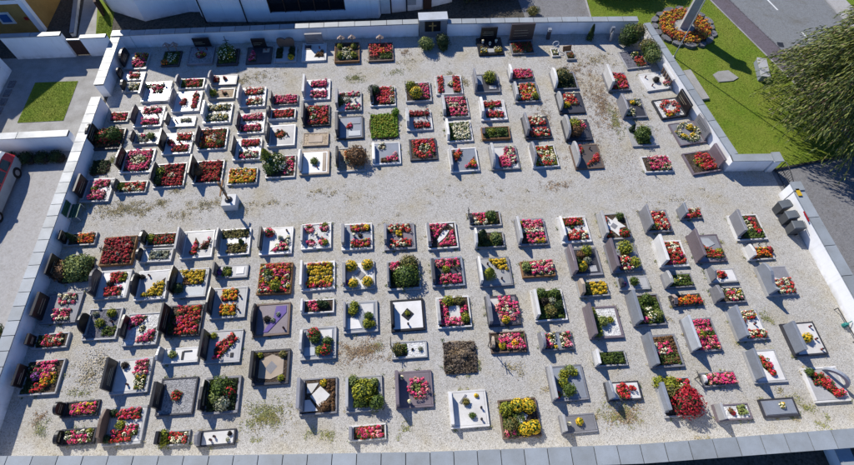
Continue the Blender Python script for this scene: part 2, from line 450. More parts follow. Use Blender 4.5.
def ball(L, code, c, r, squash=0.85, dens=1.0, leaf=None):
    """a leafy mound: uneven shell of leaves (and blossoms) round a dim twiggy core"""
    bl, lf, share = CODE[code]
    lumps = rng.normal(size=(7, 3)); lumps /= np.linalg.norm(lumps, axis=1, keepdims=True); amp = rng.uniform(-0.16, 0.16, 7)
    def rad(d): return 1 + (np.maximum(0, d @ lumps.T) ** 3 @ amp)
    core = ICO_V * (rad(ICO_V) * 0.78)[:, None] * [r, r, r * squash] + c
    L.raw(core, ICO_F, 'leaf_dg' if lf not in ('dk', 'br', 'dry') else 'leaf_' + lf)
    ls = leaf or (0.03 + 0.055 * min(r, 0.6))
    n = int(dens * 5.2 * r * r / (ls * ls)) + 40
    d = rng.normal(size=(n, 3)); d /= np.linalg.norm(d, axis=1, keepdims=True); d[:, 2] = np.where(d[:, 2] < -0.45, -d[:, 2], d[:, 2])
    rr = rad(d) * rng.uniform(0.74, 1.1, n)
    pos = d * rr[:, None] * [r, r, r * squash] + c
    L.put(LEAF_V, LEAF_F, pos, ls * rng.uniform(0.7, 1.3, n), d + rng.normal(scale=0.55, size=d.shape), 'leaf_' + lf)
    if bl:
        m = int(n * 0.42 * share)
        d = rng.normal(size=(m, 3)); d[:, 2] = np.abs(d[:, 2]) - 0.15; d /= np.linalg.norm(d, axis=1, keepdims=True)
        pos = d * (rad(d) * rng.uniform(0.95, 1.1, m))[:, None] * [r, r, r * squash] + c
        w = np.array([x[1] for x in bl], float); w /= w.sum(); sl = np.array([L.slot('leaf_' + x[0]) for x in bl])
        L.put(BLOSSOM_V, BLOSSOM_F, pos, rng.uniform(0.03, 0.05, m), d + [0, 0, 0.3], sl[rng.choice(len(bl), m, p=w)])

def cone(L, code, c, r, h):
    lf = CODE[code][1]
    n = int(260 + 900 * r * h)
    t = rng.uniform(0, 1, n) ** 0.8; a = rng.uniform(0, 2 * math.pi, n); rr = r * (1 - t) ** 0.75 * rng.uniform(0.7, 1.1, n) + 0.02
    pos = np.c_[rr * np.cos(a), rr * np.sin(a), t * h] + c
    L.put(LEAF_V, LEAF_F, pos, rng.uniform(0.035, 0.065, n), np.c_[np.cos(a), np.sin(a), np.full(n, 0.5)] + rng.normal(scale=0.4, size=(n, 3)), 'leaf_' + lf)
    core = ICO_V * [r * 0.55, r * 0.55, h * 0.42] + np.array(c) + [0, 0, h * 0.42]
    L.raw(core, ICO_F, 'leaf_dg')

# ------------------------------------------------------------------ ground sheets
def sheet(name, poly, z, mat, kind="structure", parent=None):
    m = MB(); m.add([(x, y, z) for x, y in poly], [tuple(range(len(poly)))])
    o = m.build(name, mat, parent)
    if o.data.polygons[0].normal.z < 0: o.data.flip_normals()
    if kind: o["kind"] = kind
    return o

def rect(x0, y0, x1, y1): return [(x0, y0), (x1, y0), (x1, y1), (x0, y1)]

sheet('ground', rect(-160, -90, 160, 190), -0.02, 'earth')
sheet('gravel_yard', [(-17.75, 2.9), (0.4, 1.6), (20.8, 1.2), (20.8, 15.5), (18.3, 15.5), (16.75, 27.6), (2, 28.2), (-17.8, 28.2)], 0.0, 'gravel')
sheet('parking_asphalt', [(-60, -40), (-18.0, -40), (-18.0, 19.4), (-60, 19.4)], -0.008, 'paving')
sheet('courtyard_paving', [(-26, 19.8), (-18.0, 19.8), (-18.0, 27.4), (-26, 27.4)], -0.008, 'concrete')
sheet('courtyard_lawn', [(-22.6, 21.7), (-19.95, 21.7), (-20.0, 25.02), (-22.62, 25.04)], 0.012, 'grass')
sheet('garden_path', [(-21.2, 28.4), (-20.0, 28.4), (-20.0, 29.4), (-21.3, 36), (-22.3, 36), (-21.2, 29.3)], -0.008, 'concrete')
sheet('garden_grass', [(-19.97, 28.6), (-18.93, 28.6), (-19.4, 31.9), (-20.4, 33.5), (-20.95, 33.5), (-20.05, 29.4)], -0.006, 'grass')
sheet('yard_asphalt', [(9.3, 28.0), (13.7, 27.8), (13.9, 31.0), (14.6, 60), (2, 60), (4, 32), (9.0, 32)], -0.008, 'asphalt')
sheet('memorial_lawn', [(16.6, 27.9), (18.5, 15.7), (20.85, 15.3), (26.1, 16.0), (40, 18), (40, 22), (24.88, 23.41), (22.97, 30.4), (21.0, 40), (14.7, 60), (13.9, 30.9), (13.75, 27.85)], -0.004, 'grass')
sheet('footway', [(24.28, 30.32), (22.97, 30.4), (21.0, 40), (18, 60), (19.8, 60), (22.4, 40), (24.28, 30.32)][1:], -0.002, 'footway')
sheet('footway', [(22.97, 30.4), (24.28, 30.32), (25.93, 24.22), (28.6, 14), (27.4, 13.7), (24.88, 23.41)], -0.0025, 'footway')
sheet('road', [(24.38, 30.32), (22.5, 40), (19.9, 60), (30, 60), (30.9, 33), (31.4, 28.3), (34, 14), (28.7, 14), (26.03, 24.22)], -0.006, 'road')
sheet('lay_by', [(30.95, 33), (31.45, 28.3), (34.1, 14), (90, 14), (90, 90), (29.5, 90), (30.1, 60)], -0.012, 'paving')
sheet('verge_grass', [(32.6, 31.5), (33.0, 28.6), (36, 14), (90, 14), (90, 90), (31.5, 90), (31.8, 60)], -0.007, 'grass')
sheet('entrance_asphalt', [(20.4, 15.35), (21.0, 1.0), (21.0, -30), (60, -30), (60, 17.5), (26.1, 15.9), (20.9, 15.2)], -0.008, 'asphalt')
# road markings and kerbs
for i, (a, b) in enumerate((((27.08, 30.3), (27.34, 29.0)), ((27.96, 26.65), (28.12, 25.8)), ((26.2, 34.5), (26.5, 33.2)))):
    d = Vector((b[0] - a[0], b[1] - a[1])).normalized(); n = Vector((-d.y, d.x)) * 0.06
    struct(sheet('lane_mark', [(a[0] - n.x, a[1] - n.y), (b[0] - n.x, b[1] - n.y), (b[0] + n.x, b[1] + n.y), (a[0] + n.x, a[1] + n.y)], 0.001, 'paint_white'))
sheet('parking_line', [(-20.55, 17.9), (-20.47, 17.9), (-20.62, 13.2), (-20.70, 13.2)], -0.002, 'kerbstone')
def kerb_line(name, pts, w, h, mat, z=-0.02, step=1.0):
    """a line of kerb stones, each its own piece, under one structure object"""
    root = None
    for (a, b) in zip(pts[:-1], pts[1:]):
        a = Vector(a); b = Vector(b); n = max(1, int((b - a).length / step)); d = (b - a) / n
        u = d.normalized(); q = Vector((-u.y, u.x)) * w / 2
        for i in range(n):
            p0 = a + d * i + u * 0.006; p1 = a + d * (i + 1) - u * 0.006
            m = MB().prism([(p0 - q)[:], (p1 - q)[:], (p1 + q)[:], (p0 + q)[:]], z, h)
            o = m.build(name if root is None else 'kerb_stone', mat, root)
            if root is None: root = struct(o)
    return root
kerb_line('lawn_kerb', [(20.9, 15.22), (26.1, 15.98), (31, 16.7)], 0.1, 0.09, 'metal_dark', step=1.3)
kerb_line('footway_kerb', [(21.0, 40), (22.93, 30.4), (24.84, 23.41), (27.35, 13.75)], 0.09, 0.02, 'kerbstone')
kerb_line('road_kerb', [(22.45, 40), (24.33, 30.32), (25.98, 24.22), (28.65, 14)], 0.09, 0.03, 'rock')
kerb_line('lay_by_kerb', [(30.6, 40), (31.42, 28.3), (34.05, 14)], 0.12, 0.05, 'kerbstone')
kerb_line('yard_edge_kerb', [(13.72, 27.9), (13.9, 30.95), (14.6, 60)], 0.1, 0.06, 'kerbstone')

# ------------------------------------------------------------------ cemetery walls with cap slabs
def wall(pts, h, thick, cap_w, label, side, closed_ends=True, cap_over=0.03, slab=0.97, h2=None):
    """wall along pts (its inner face); side=+1 puts the body to the left of the walking direction"""
    root = empty('cemetery_wall', (pts[0][0], pts[0][1], 0), 0, label, 'wall', 'white rendered walls round the graveyard')
    ox, oy = pts[0]
    P = [Vector(p) for p in pts]
    T = []
    for i, p in enumerate(P):
        d0 = (P[i] - P[i - 1]).normalized() if i else (P[1] - P[0]).normalized()
        d1 = (P[i + 1] - P[i]).normalized() if i < len(P) - 1 else d0
        n0 = Vector((-d0.y, d0.x)); n1 = Vector((-d1.y, d1.x)); n = (n0 + n1).normalized(); T.append(n * side / max(0.3, n.dot(n0)))
    tot = sum((b - a).length for a, b in zip(P[:-1], P[1:])); run = 0
    h2 = h2 if h2 is not None else h
    m = MB()
    v = []
    for i, p in enumerate(P):
        hh = h + (h2 - h) * run / tot
        q = p + T[i] * thick
        v += [(p.x - ox, p.y - oy, -0.05), (p.x - ox, p.y - oy, hh), (q.x - ox, q.y - oy, hh), (q.x - ox, q.y - oy, -0.05)]
        if i < len(P) - 1: run += (P[i + 1] - P[i]).length
    f = [(0, 1, 2, 3), tuple(4 * (len(P) - 1) + k for k in (3, 2, 1, 0))]
    for i in range(len(P) - 1):
        for k in range(4):
            f.append((4 * i + k, 4 * i + (k + 1) % 4, 4 * i + 4 + (k + 1) % 4, 4 * i + 4 + k))
    m.add(v, f); m.build('wall_body', 'plaster', root)
    # mortar bed and cap slabs
    run = 0; bed = MB()
    for i in range(len(P) - 1):
        a, b = P[i], P[i + 1]; Ls = (b - a).length; n = max(1, round(Ls / slab)); u = (b - a).normalized()
        for j in range(n):
            t0, t1 = j / n, (j + 1) / n
            g = 0.016
            hh0 = h + (h2 - h) * (run + Ls * (t0 + t1) / 2) / tot
            dz = random.uniform(-0.004, 0.004)
            Ta = T[i].lerp(T[i + 1], t0); Tb = T[i].lerp(T[i + 1], t1)
            pa = a.lerp(b, t0) + u * g; pb = a.lerp(b, t1) - u * g
            over = (cap_w - thick) / 2
            q = [pa - Ta * over, pb - Tb * over, pb + Tb * (thick + over), pa + Ta * (thick + over)]
            q = [(w.x - ox, w.y - oy) for w in q]
            MB().prism(q, hh0 + 0.012, hh0 + 0.062 + dz).build('cap_slab', 'cap', root)
            q2 = [pa - u * 0.02 - Ta * (over - 0.03), pb + u * 0.02 - Tb * (over - 0.03), pb + u * 0.02 + Tb * (thick + over - 0.03), pa - u * 0.02 + Ta * (thick + over - 0.03)]
            bed.prism([(w.x - ox, w.y - oy) for w in q2], hh0 - 0.02, hh0 + 0.03)
        run += Ls
    bed.build('mortar_bed', 'joint', root)
    return root

wall([(-17.5, 3.15), (-17.5, 22.55)], 1.02, 0.45, 0.56, 'long white wall with pale cap slabs beside the parked car', 1, h2=0.90, slab=0.7)
wall([(-17.6, 23.55), (-17.62, 27.86)], 0.90, 0.5, 0.58, 'short white wall stub between the passage and the back corner', 1, slab=0.62)
wall([(-17.0, 27.92), (-3.6, 27.9), (1.66, 27.86)], 0.96, 0.36, 0.46, 'white wall under the church with the roofed crosses before it', 1)
wall([(3.56, 27.74), (11.2, 27.45), (16.3, 27.2)], 0.96, 0.38, 0.48, 'white wall with a shrub, pillar and slim conifer before it', 1)
wall([(16.62, 27.0), (18.15, 15.75)], 0.90, 0.4, 0.46, 'slanting white wall between the graves and memorial lawn', 1, slab=1.25)
wall([(18.1, 15.33), (20.35, 15.22)], 0.92, 0.42, 0.48, 'short white wall return leading to the iron gate', 1, slab=1.8)
wall([(20.52, 13.1), (20.62, 8.2), (20.72, 1.9)], 0.98, 0.45, 0.56, 'sunlit white wall behind the wheelie bins', 1, slab=1.9)
wall([(-17.95, 3.07), (-8.2, 2.38), (0.42, 1.88), (8.75, 1.55), (17.6, 1.5), (21.1, 1.35)], 1.05, 0.5, 0.70, 'long front wall with broad blue grey cap slabs', -1)
# corner piers that close the joints
def pier(x0, y0, x1, y1, h, label, cap=0.05):
    r = empty('wall_pier', ((x0 + x1) / 2, (y0 + y1) / 2, 0), 0, label, 'pier')
    w, d = (x1 - x0) / 2, (y1 - y0) / 2
    MB().box(-w, -d, -0.05, w, d, h).build('pier_body', 'plaster', r)
    MB().box(-w - cap, -d - cap, h + 0.004, w + cap, d + cap, h + 0.075).build('cap_slab', 'cap', r)
pier(-18.12, 27.88, -17.03, 28.36, 0.955, 'corner pier where stub wall meets the church side wall', 0.03)
pier(20.4, 15.12, 20.78, 15.66, 0.98, 'gate pier at the end of the wall return')
pier(20.5, 13.15, 20.98, 13.6, 1.04, 'gate pier beside the wheelie bins')
# outer buttress below the front wall
b = empty('wall_buttress', (17.1, 0.4, 0), 0, 'white buttress wall outside the front wall', 'buttress')
MB().box(-0.28, -3.0, -0.05, 0.28, 0.55, 0.62).build('buttress_body', 'plaster', b)
MB().box(-0.31, -3.0, 0.625, 0.31, 0.55, 0.67).build('cap_slab', 'cap', b)

# memorial pillar in the back wall
mem = empty('memorial_pillar', (2.62, 28.1, 0), 0, 'tall grey memorial block with wooden cross in dark niche', 'memorial')
MB().box(-0.92, -0.42, -0.05, 0.92, 0.28, 1.3).build('pillar_body', 'stone_gb', mem)
MB().box(-0.96, -0.46, 1.305, 0.96, 0.32, 1.4).build('cap_slab', 'stone_pg', mem)
MB().box(-0.56, -0.455, 0.5, 0.48, -0.421, 1.24).build('niche_panel', 'stone_bk', mem)
cr = MB().box(-0.09, -0.50, 0.53, -0.01, -0.457, 1.2).box(-0.3, -0.495, 0.92, 0.2, -0.46, 1.0).build('niche_cross', 'brass', mem)

# ------------------------------------------------------------------ graves
GRAVES = [
    (-14.47, 26.60, 1.41, 1.13, 'N', -1.5708, 'dk', 'xx:wd:.7:.75', 'soil', 'f:gn:.1,.05,.9,.95;b:or:.85,.15,.2;f:wg:.3,.3,.8,.8', 'narrow grave with dark leafy planting and an orange mum', 'dark leafy planting and an orange mum'),
    (-12.60, 26.77, 1.68, 1.63, 'N', -1.5708, 'gr', 'r:bk:.65:.62', 'pebg', 'o:mx:.5,.5,.22,0;l:.15,.3;l:.15,.7', 'wide grave with one flower tuft on blue grey gravel, black upright headstone', 'one flower tuft on blue grey gravel'),
    (-10.84, 26.49, 1.49, 1.35, 'N', -1.5708, 'dk', 'i:bk:.5:1.2', 'soil', 'b:wg:.4,.45,.48;f:gn:.6,.1,.9,.9', 'wide grave with a bushy white flowering shrub and iron cross', 'a bushy white flowering shrub and iron cross'),
    (-8.87, 26.57, 1.57, 1.61, 'N', -1.5708, 'dk', 'r:bk:.55:.6', 'dk', 'p:pk:.1,.25,.9,.05,.9,.4;s:tn:.1,.65,.35,.95;l:.2,.8', 'wide grave with a pink flower wedge on black slabs, black upright headstone', 'a pink flower wedge on black slabs'),
    (-7.14, 26.55, 1.50, 1.42, 'N', -1.5708, 'lg', 'l:br:.8:.62', 'lg', 'f:dg:.05,.03,.8,.3;f:dg:.05,.7,.7,.97;b:yl:.85,.82,.16', 'wide grave with dark green borders and one yellow mum, brown lobed headstone', 'dark green borders and one yellow mum'),
    (-5.29, 26.62, 1.69, 1.59, 'N', -1.5708, 'wh', 'r:gr:.7:.7', 'wh', 'p:br:.6,.6,.85,.5,.85,.95,.4,.95;s:dk:.05,.05,.35,.35;l:.3,.75', 'wide grave with a curved white slab with brown sedum, grey upright headstone', 'a curved white slab with brown sedum'),
    (-3.14, 26.40, 1.83, 1.62, 'N', -1.5708, 'wd', 'yy:wd:.6:.7', 'soil', 'b:yg:.2,.2,.13;b:yg:.25,.8,.13;b:yg:.75,.2,.16;b:yg:.75,.8,.16;f:wg:.4,.3,.9,.7', 'wide grave with four light green tufts in brown soil', 'four light green tufts in brown soil'),
    (-0.94, 26.34, 1.73, 1.65, 'N', -1.5708, 'br', 'y:wd:.3:.7', 'soil', 'f:rd:.15,.05,.6,.95;o:rd:.75,.2,.16,0;f:or:.4,.35,.6,.65;f:gn:.6,.5,.9,.95', 'wide grave with red begonias and one roofed cross', 'red begonias and one roofed cross'),
    (6.31, 26.44, 1.64, 1.67, 'N', -1.5708, 'bk', 'r:bk:.65:.75', 'bk', 'f:wg:.72,.05,.95,.3;f:wg:.72,.7,.95,.95;s:lg:.7,.35,.95,.65;v:.3,.2;v:.3,.8;v:.45,.5', 'wide grave with white flower bowls along a black slab, black upright headstone', 'white flower bowls along a black slab'),
    (8.44, 26.26, 1.44, 1.56, 'N', -1.5708, 'gr', 'r:db:1.0:1.05', 'soil', 'f:rg:.3,.05,.95,.95;s:lg:.75,.4,.95,.65', 'wide grave with red begonias before a towering brown slab, dark brown upright headstone', 'red begonias before a towering brown slab'),
    (10.54, 25.56, 0.74, 0.55, 'N', -1.5708, 'wh', 'n', 'soil', 'f:wg:.2,.1,.9,.9', 'narrow grave with white kerb the size of a box', 'white kerb the size of a box'),
    (11.46, 25.18, 0.77, 0.61, 'N', -1.5708, 'lg', 'n', 'soil', 'f:rg:.2,.1,.9,.9', 'narrow grave with red flowers and leaning wooden board', 'red flowers and leaning wooden board'),
    (15.60, 24.59, 1.65, 1.66, 'E', 3.2568, 'lg', 'r:gr:.6:.7', 'pebd', 'o:rd:.35,.55,.18,0;f:rg:.2,.65,.5,.95;b:wg:.45,.35,.16', 'wide grave with dark pebbles and one red flower tuft, grey upright headstone', 'dark pebbles and one red flower tuft'),
    (16.29, 22.50, 1.60, 1.50, 'E', 3.2568, 'wh', 'g:wh:.95:.8', 'wh', 'b:dk:.45,.5,.17;l:.85,.2;l:.75,.8;f:pk:.05,.7,.15,.85', 'wide grave with a dark round bowl on a white slab, white barred headstone', 'a dark round bowl on a white slab'),
    (16.51, 20.18, 1.69, 1.54, 'E', 3.2568, 'dk', 'r:bk:.9:.85', 'pebw', 'o:rd:.5,.5,.45,.2;f:oy:.5,.8,.8,.95', 'wide grave with a red flower wreath round white pebbles, black upright headstone', 'a red flower wreath round white pebbles'),
    (16.94, 18.18, 1.69, 1.68, 'E', 3.2568, 'mv', 's:gr:.85:.85', 'gr', 'o:wg:.5,.5,.46,.24;b:yl:.75,.65,.1;b:yl:.35,.3,.12;b:yl:.4,.7,.1', 'wide grave with white and yellow flowers ringing a grey slab, grey slanted headstone', 'white and yellow flowers ringing a grey slab'),
    (17.00, 15.99, 1.74, 1.51, 'E', 3.2568, 'mv', 'r:mv:.8:.8', 'soil', 'o:rd:.4,.5,.46,.2;o:yg:.6,.5,.22,0;f:rd:.2,.3,.5,.9', 'wide grave with a red begonia crescent round green sedum, mauve upright headstone', 'a red begonia crescent round green sedum'),
    (-16.64, 26.49, 1.47, 1.51, 'W', -0.0082, 'lg', 'a:bk:.8:.75', 'wh', 'f:mx:.4,.05,.95,.5;f:pk:.4,.5,.95,.9', 'wide grave with pink blooms in the corner under the wall, black arched headstone', 'pink blooms in the corner under the wall'),
    (-16.60, 25.11, 1.48, 0.73, 'W', 0.0014, 'lg', 'a:bk:.8:.6', 'wh', 'f:rd:.4,.1,.8,.9', 'narrow grave with a red tuft and small black stone, black arched headstone', 'a red tuft and small black stone'),
    (-16.39, 24.14, 1.09, 0.82, 'W', -0.0041, 'lg', 'b:bk:.8:.5', 'pebw', 'f:wg:.3,.1,.9,.9', 'narrow grave with white pebbles and pale foliage, black rough headstone', 'white pebbles and pale foliage'),
    (-16.63, 21.68, 1.09, 0.79, 'W', 0.0033, 'lg', 'n', 'soil', 'f:rd:.05,.08,.95,.92', 'narrow grave with red begonias edged with thin pale kerb', 'red begonias edged with thin pale kerb'),
    (-16.80, 19.98, 1.64, 1.54, 'W', 0.0039, 'dk', 'a:bk:.75:.9', 'soil', 'f:br:.05,.05,.6,.9;b:rg:.35,.45,.36;b:gn:.7,.4,.4;f:rg:.7,.2,.95,.8', 'wide grave with reddish and green shrubs behind the wall opening, black arched headstone', 'reddish and green shrubs behind the wall opening'),
    (-16.85, 17.97, 1.07, 1.13, 'W', -0.0136, 'no', 'n', 'soil', 'f:dg:.05,.05,.95,.95', 'narrow grave with dark creeping leaves in the shade', 'dark creeping leaves in the shade'),
    (-16.53, 16.35, 1.52, 1.53, 'W', -0.0153, 'lg', 'r:bk:.75:.72', 'gr', 'f:pk:.35,.06,.9,.38;f:pk:.3,.6,.85,.95;b:yg:.4,.5,.12;s:wh:.6,.38,.9,.6', 'wide grave with two pink strips and a white inset, black upright headstone', 'two pink strips and a white inset'),
    (-16.59, 13.31, 1.52, 0.75, 'W', 0.0106, 'lg', 'r:bk:.7:.6', 'soil', 'c:dg:.25,.5,.3,.7;f:or:.5,.08,.95,.92', 'narrow grave with orange begonias and a dark conifer, black upright headstone', 'orange begonias and a dark conifer'),
    (-16.40, 11.59, 1.74, 1.56, 'W', -0.0076, 'no', 'r:bk:.7:.75', 'soil', 'b:br:.15,.6,.35;f:sg:.25,.03,.98,.97;b:sg:.5,.4,.4;b:sg:.65,.65,.4;b:sg:.75,.3,.35', 'wide grave with a sprawling pale green shrub, black upright headstone', 'a sprawling pale green shrub'),
    (-16.47, 9.58, 1.65, 1.55, 'W', -0.0083, 'gr', 'r:bk:.75:.72', 'gr', 'f:pw:.4,.05,.85,.34;f:pw:.35,.62,.8,.95', 'wide grave with pink white flowers on a matt grey slab, black upright headstone', 'pink white flowers on a matt grey slab'),
    (-16.48, 7.97, 1.56, 0.72, 'W', 0.0156, 'lg', 'r:bk:.7:.55', 'soil', 'f:dg:.05,.1,.3,.9;f:rd:.35,.05,.85,.95;f:wg:.5,.3,.85,.7', 'narrow grave with red white flowers in a narrow bed, black upright headstone', 'red white flowers in a narrow bed'),
    (-16.36, 6.33, 1.63, 1.55, 'W', -0.0009, 'lg', 'r:bk:.6:.6', 'soil', 'f:pk:.3,.05,.8,.3;f:pw:.5,.3,.85,.55;f:oy:.55,.45,.9,.8;f:rd:.35,.75,.7,.95;b:pu:.35,.5,.14;f:dg:.05,.05,.3,.95', 'wide grave with a broad pale kerb and colourful mixed flowers, black upright headstone', 'a broad pale kerb and colourful mixed flowers'),
    (-14.34, 4.85, 1.53, 0.66, 'W', 0.0106, 'dk', 'a:bk:.8:.6', 'soil', 'f:pk:.3,.05,.95,.95;f:oy:.5,.1,.9,.9', 'narrow grave with pink and yellow flowers in a dark kerb, black arched headstone', 'pink and yellow flowers in a dark kerb'),
    (-14.13, 3.72, 1.46, 0.66, 'W', -0.0007, 'dk', 'a:bk:.8:.45', 'soil', 'f:pw:.2,.05,.95,.95;b:yg:.85,.15,.22', 'narrow grave with white pink bedding and a low black stone, black arched headstone', 'white pink bedding and a low black stone'),
    (-12.27, 4.03, 1.60, 1.55, 'W', 0.0044, 'lg', 'b:br:.85:.65', 'wh', 'f:rd:.3,.03,.9,.3;f:rd:.2,.68,.75,.97;f:pw:.6,.55,.9,.8;b:yg:.4,.5,.14;b:dg:.12,.12,.14;b:dg:.1,.9,.14', 'wide grave with red borders before a brown boulder stone, brown rough headstone', 'red borders before a brown boulder stone'),
    (-10.13, 3.38, 1.25, 0.62, 'W', -0.0110, 'lg', 'r:bk:.8:.45', 'soil', 'b:yg:.1,.2,.45;b:yg:.12,.8,.42;f:rw:.35,.05,.95,.95', 'narrow grave with stacked yellow green topiary balls, black upright headstone', 'stacked yellow green topiary balls'),
    (-8.39, 3.26, 1.55, 0.64, 'W', 0.0042, 'dk', 'b:gr:.85:.45', 'wh', 'l:.45,.4;l:.35,.65;b:dk:.9,.25,.18;b:gy:.85,.75,.16', 'narrow grave with a white slab between dark rocks, grey rough headstone', 'a white slab between dark rocks'),
    (-14.82, 23.64, 1.63, 1.66, 'W', 0.0116, 'wh', 'r:gr:.7:.5', 'pol', 'f:pw:.35,.15,.75,.6;f:wg:.1,.1,.5,.3;v:.8,.2', 'wide grave with a mirror polished white slab, grey upright headstone', 'a mirror polished white slab'),
    (-12.81, 22.67, 1.64, 1.63, 'W', 0.0007, 'wh', 'a:gr:.85:.65', 'wh', 'f:rd:.75,.1,.92,.9;f:cr:.3,.4,.45,.7', 'wide grave with a scatter of red on white marble, grey arched headstone', 'a scatter of red on white marble'),
    (-12.82, 24.22, 1.58, 0.86, 'W', 0.0076, 'wh', 's:gr:.85:.55', 'soil', 'f:gn:.1,.1,.9,.9;f:rd:.35,.1,.85,.9', 'narrow grave with red flowers in a slim pale kerb, grey slanted headstone', 'red flowers in a slim pale kerb'),
    (-14.85, 21.59, 1.62, 1.60, 'W', 0.0054, 'wh', 's:dk:.75:.6', 'wh', 'f:pk:.25,.05,.92,.33;f:pk:.3,.68,.92,.95;l:.85,.5', 'wide grave with two rosy strips framing polished white, dark slanted headstone', 'two rosy strips framing polished white'),
    (-12.89, 21.07, 1.62, 0.78, 'W', -0.0137, 'wh', 'r:dk:.85:.5', 'wh', 'f:gy:.5,.2,.85,.6;l:.3,.5', 'narrow grave with a white slab with a dark branch, dark upright headstone', 'a white slab with a dark branch'),
    (-14.69, 19.86, 1.48, 0.79, 'W', 0.0081, 'lg', 's:dk:.85:.5', 'gr', 'f:gy:.2,.1,.6,.9;b:sg:.75,.4,.36;o:pk:.4,.3,.15,0', 'narrow grave with grey heather and a sage ball, dark slanted headstone', 'grey heather and a sage ball'),
    (-12.79, 19.38, 1.62, 1.57, 'W', 0.0029, 'wh', 'r:bk:.75:.7', 'wh', 'f:rd:.45,.06,.95,.34;f:rd:.35,.64,.92,.94;b:cr:.25,.5,.14;l:.6,.5', 'wide grave with two scarlet strips and crimson heather, black upright headstone', 'two scarlet strips and crimson heather'),
    (-14.83, 18.26, 1.70, 1.64, 'W', -0.0062, 'wh', 's:bk:.8:.65', 'soil', 'o:pk:.55,.5,.48,.28;f:pk:.2,.05,.95,.25;f:pk:.3,.75,.95,.95;o:wh:.55,.5,.26,0;b:sg:.75,.5,.13', 'wide grave with a pink ring round pale stones, black slanted headstone', 'a pink ring round pale stones'),
    (-14.76, 16.45, 1.64, 0.80, 'W', -0.0147, 'lg', 'a:dk:.8:.5', 'soil', 'b:yg:.15,.5,.36;f:rw:.3,.1,.95,.9', 'narrow grave with mixed red white blooms facing the gravel lane, dark arched headstone', 'mixed red white blooms facing the gravel lane'),
    (-12.81, 17.12, 1.65, 1.64, 'W', 0.0115, 'lg', 's:dk:.75:.6', 'soil', 'f:cr:.3,.04,.97,.96;o:wh:.6,.5,.14,0;b:yg:.12,.4,.2;b:dg:.1,.75,.2', 'wide grave with dense crimson begonias with a white centre, dark slanted headstone', 'dense crimson begonias with a white centre'),
    (-10.74, 17.20, 1.61, 1.59, 'W', -0.0009, 'lg', 'r:bk:.8:.75', 'soil', 'f:cr:.25,.04,.95,.96;f:rg:.3,.3,.9,.9;b:br:.15,.5,.25', 'wide grave with dull crimson flowers and black stone by the crucifix, black upright headstone', 'dull crimson flowers and black stone by the crucifix'),
    (-8.81, 16.75, 1.61, 1.10, 'W', 0.0069, 'lg', 'n', 'soil', 'f:oy:.03,.05,.95,.95;f:wg:.3,.2,.8,.6;f:yl:.1,.6,.9,.95', 'narrow grave with golden foliage and white flowers beside the white plinth', 'golden foliage and white flowers beside the white plinth'),
    (-10.84, 19.58, 1.62, 1.58, 'W', 0.0119, 'wh', 's:dk:.8:.65', 'soil', 'f:rg:.1,.04,.95,.96;f:or:.1,.5,.5,.9;o:wh:.45,.5,.2,0;b:gn:.82,.8,.16', 'wide grave with orange red blooms and a green ball, dark slanted headstone', 'orange red blooms and a green ball'),
    (-10.82, 21.59, 1.63, 1.59, 'W', 0.0067, 'wh', 'r:wh:.7:.5', 'gr', 'f:wg:.1,.05,.95,.35;f:wg:.1,.62,.92,.95', 'wide grave with green white flower strips on grey, white upright headstone', 'green white flower strips on grey'),
    (-8.74, 20.65, 1.54, 1.57, 'W', 0.0132, 'wh', 's:dk:.75:.6', 'wh', 'f:pk:.15,.06,.92,.34;f:pk:.1,.64,.9,.94', 'wide grave with two dusky pink strips on white, dark slanted headstone', 'two dusky pink strips on white'),
    (-8.75, 18.65, 1.54, 1.56, 'W', -0.0033, 'wh', 'r:dk:.75:.6', 'wh', 'f:rd:.25,.05,.92,.34;f:pw:.2,.66,.92,.95;l:.5,.5', 'wide grave with one red and one blush strip on white, dark upright headstone', 'one red and one blush strip on white'),
    (-6.92, 22.43, 1.64, 0.85, 'W', 0.0095, 'gr', 'r:dk:.8:.5', 'soil', 'f:pk:.15,.06,.97,.94', 'narrow grave with solid magenta begonias in grey kerb, dark upright headstone', 'solid magenta begonias in grey kerb'),
    (-6.99, 21.24, 1.63, 0.81, 'W', -0.0017, 'wh', 'a:dk:.85:.55', 'soil', 'f:rd:.25,.08,.92,.92', 'narrow grave with solid scarlet begonias in white kerb, dark arched headstone', 'solid scarlet begonias in white kerb'),
    (-6.90, 19.56, 1.60, 1.59, 'W', 0.0137, 'wh', 'a:dk:.8:.65', 'gr', 'o:rg:.45,.45,.22,0;l:.75,.5', 'wide grave with one bouquet on a plain grey slab, dark arched headstone', 'one bouquet on a plain grey slab'),
    (-4.93, 21.00, 1.60, 1.63, 'W', 0.0119, 'dk', 'r:dk:.8:.6', 'soil', 'f:rd:.2,.05,.95,.95;b:wg:.35,.25,.15;b:wg:.4,.7,.16;b:yg:.85,.8,.1', 'wide grave with scarlet bedding with two white mounds, dark upright headstone', 'scarlet bedding with two white mounds'),
    (-4.91, 19.18, 1.49, 0.99, 'W', -0.0126, 'tn', 'n', 'tan', 's:tn:.2,.2,.8,.8', 'narrow grave with bare tan gravel and no headstone', 'bare tan gravel and no headstone'),
    (-10.82, 24.40, 1.59, 0.84, 'W', -0.0114, 'gr', 's:gr:.85:.6', 'lg', 'f:rd:.1,.2,.25,.8;o:rd:.55,.4,.12,0;l:.5,.5', 'narrow grave with a single red dot on grey, grey slanted headstone', 'a single red dot on grey'),
    (-10.82, 23.19, 1.57, 0.86, 'W', -0.0089, 'lg', 'a:lg:.85:.65', 'tan', 'b:yg:.15,.5,.36;o:cr:.65,.5,.18,0', 'narrow grave with a peach slab and green ball, pale grey arched headstone', 'a peach slab and green ball'),
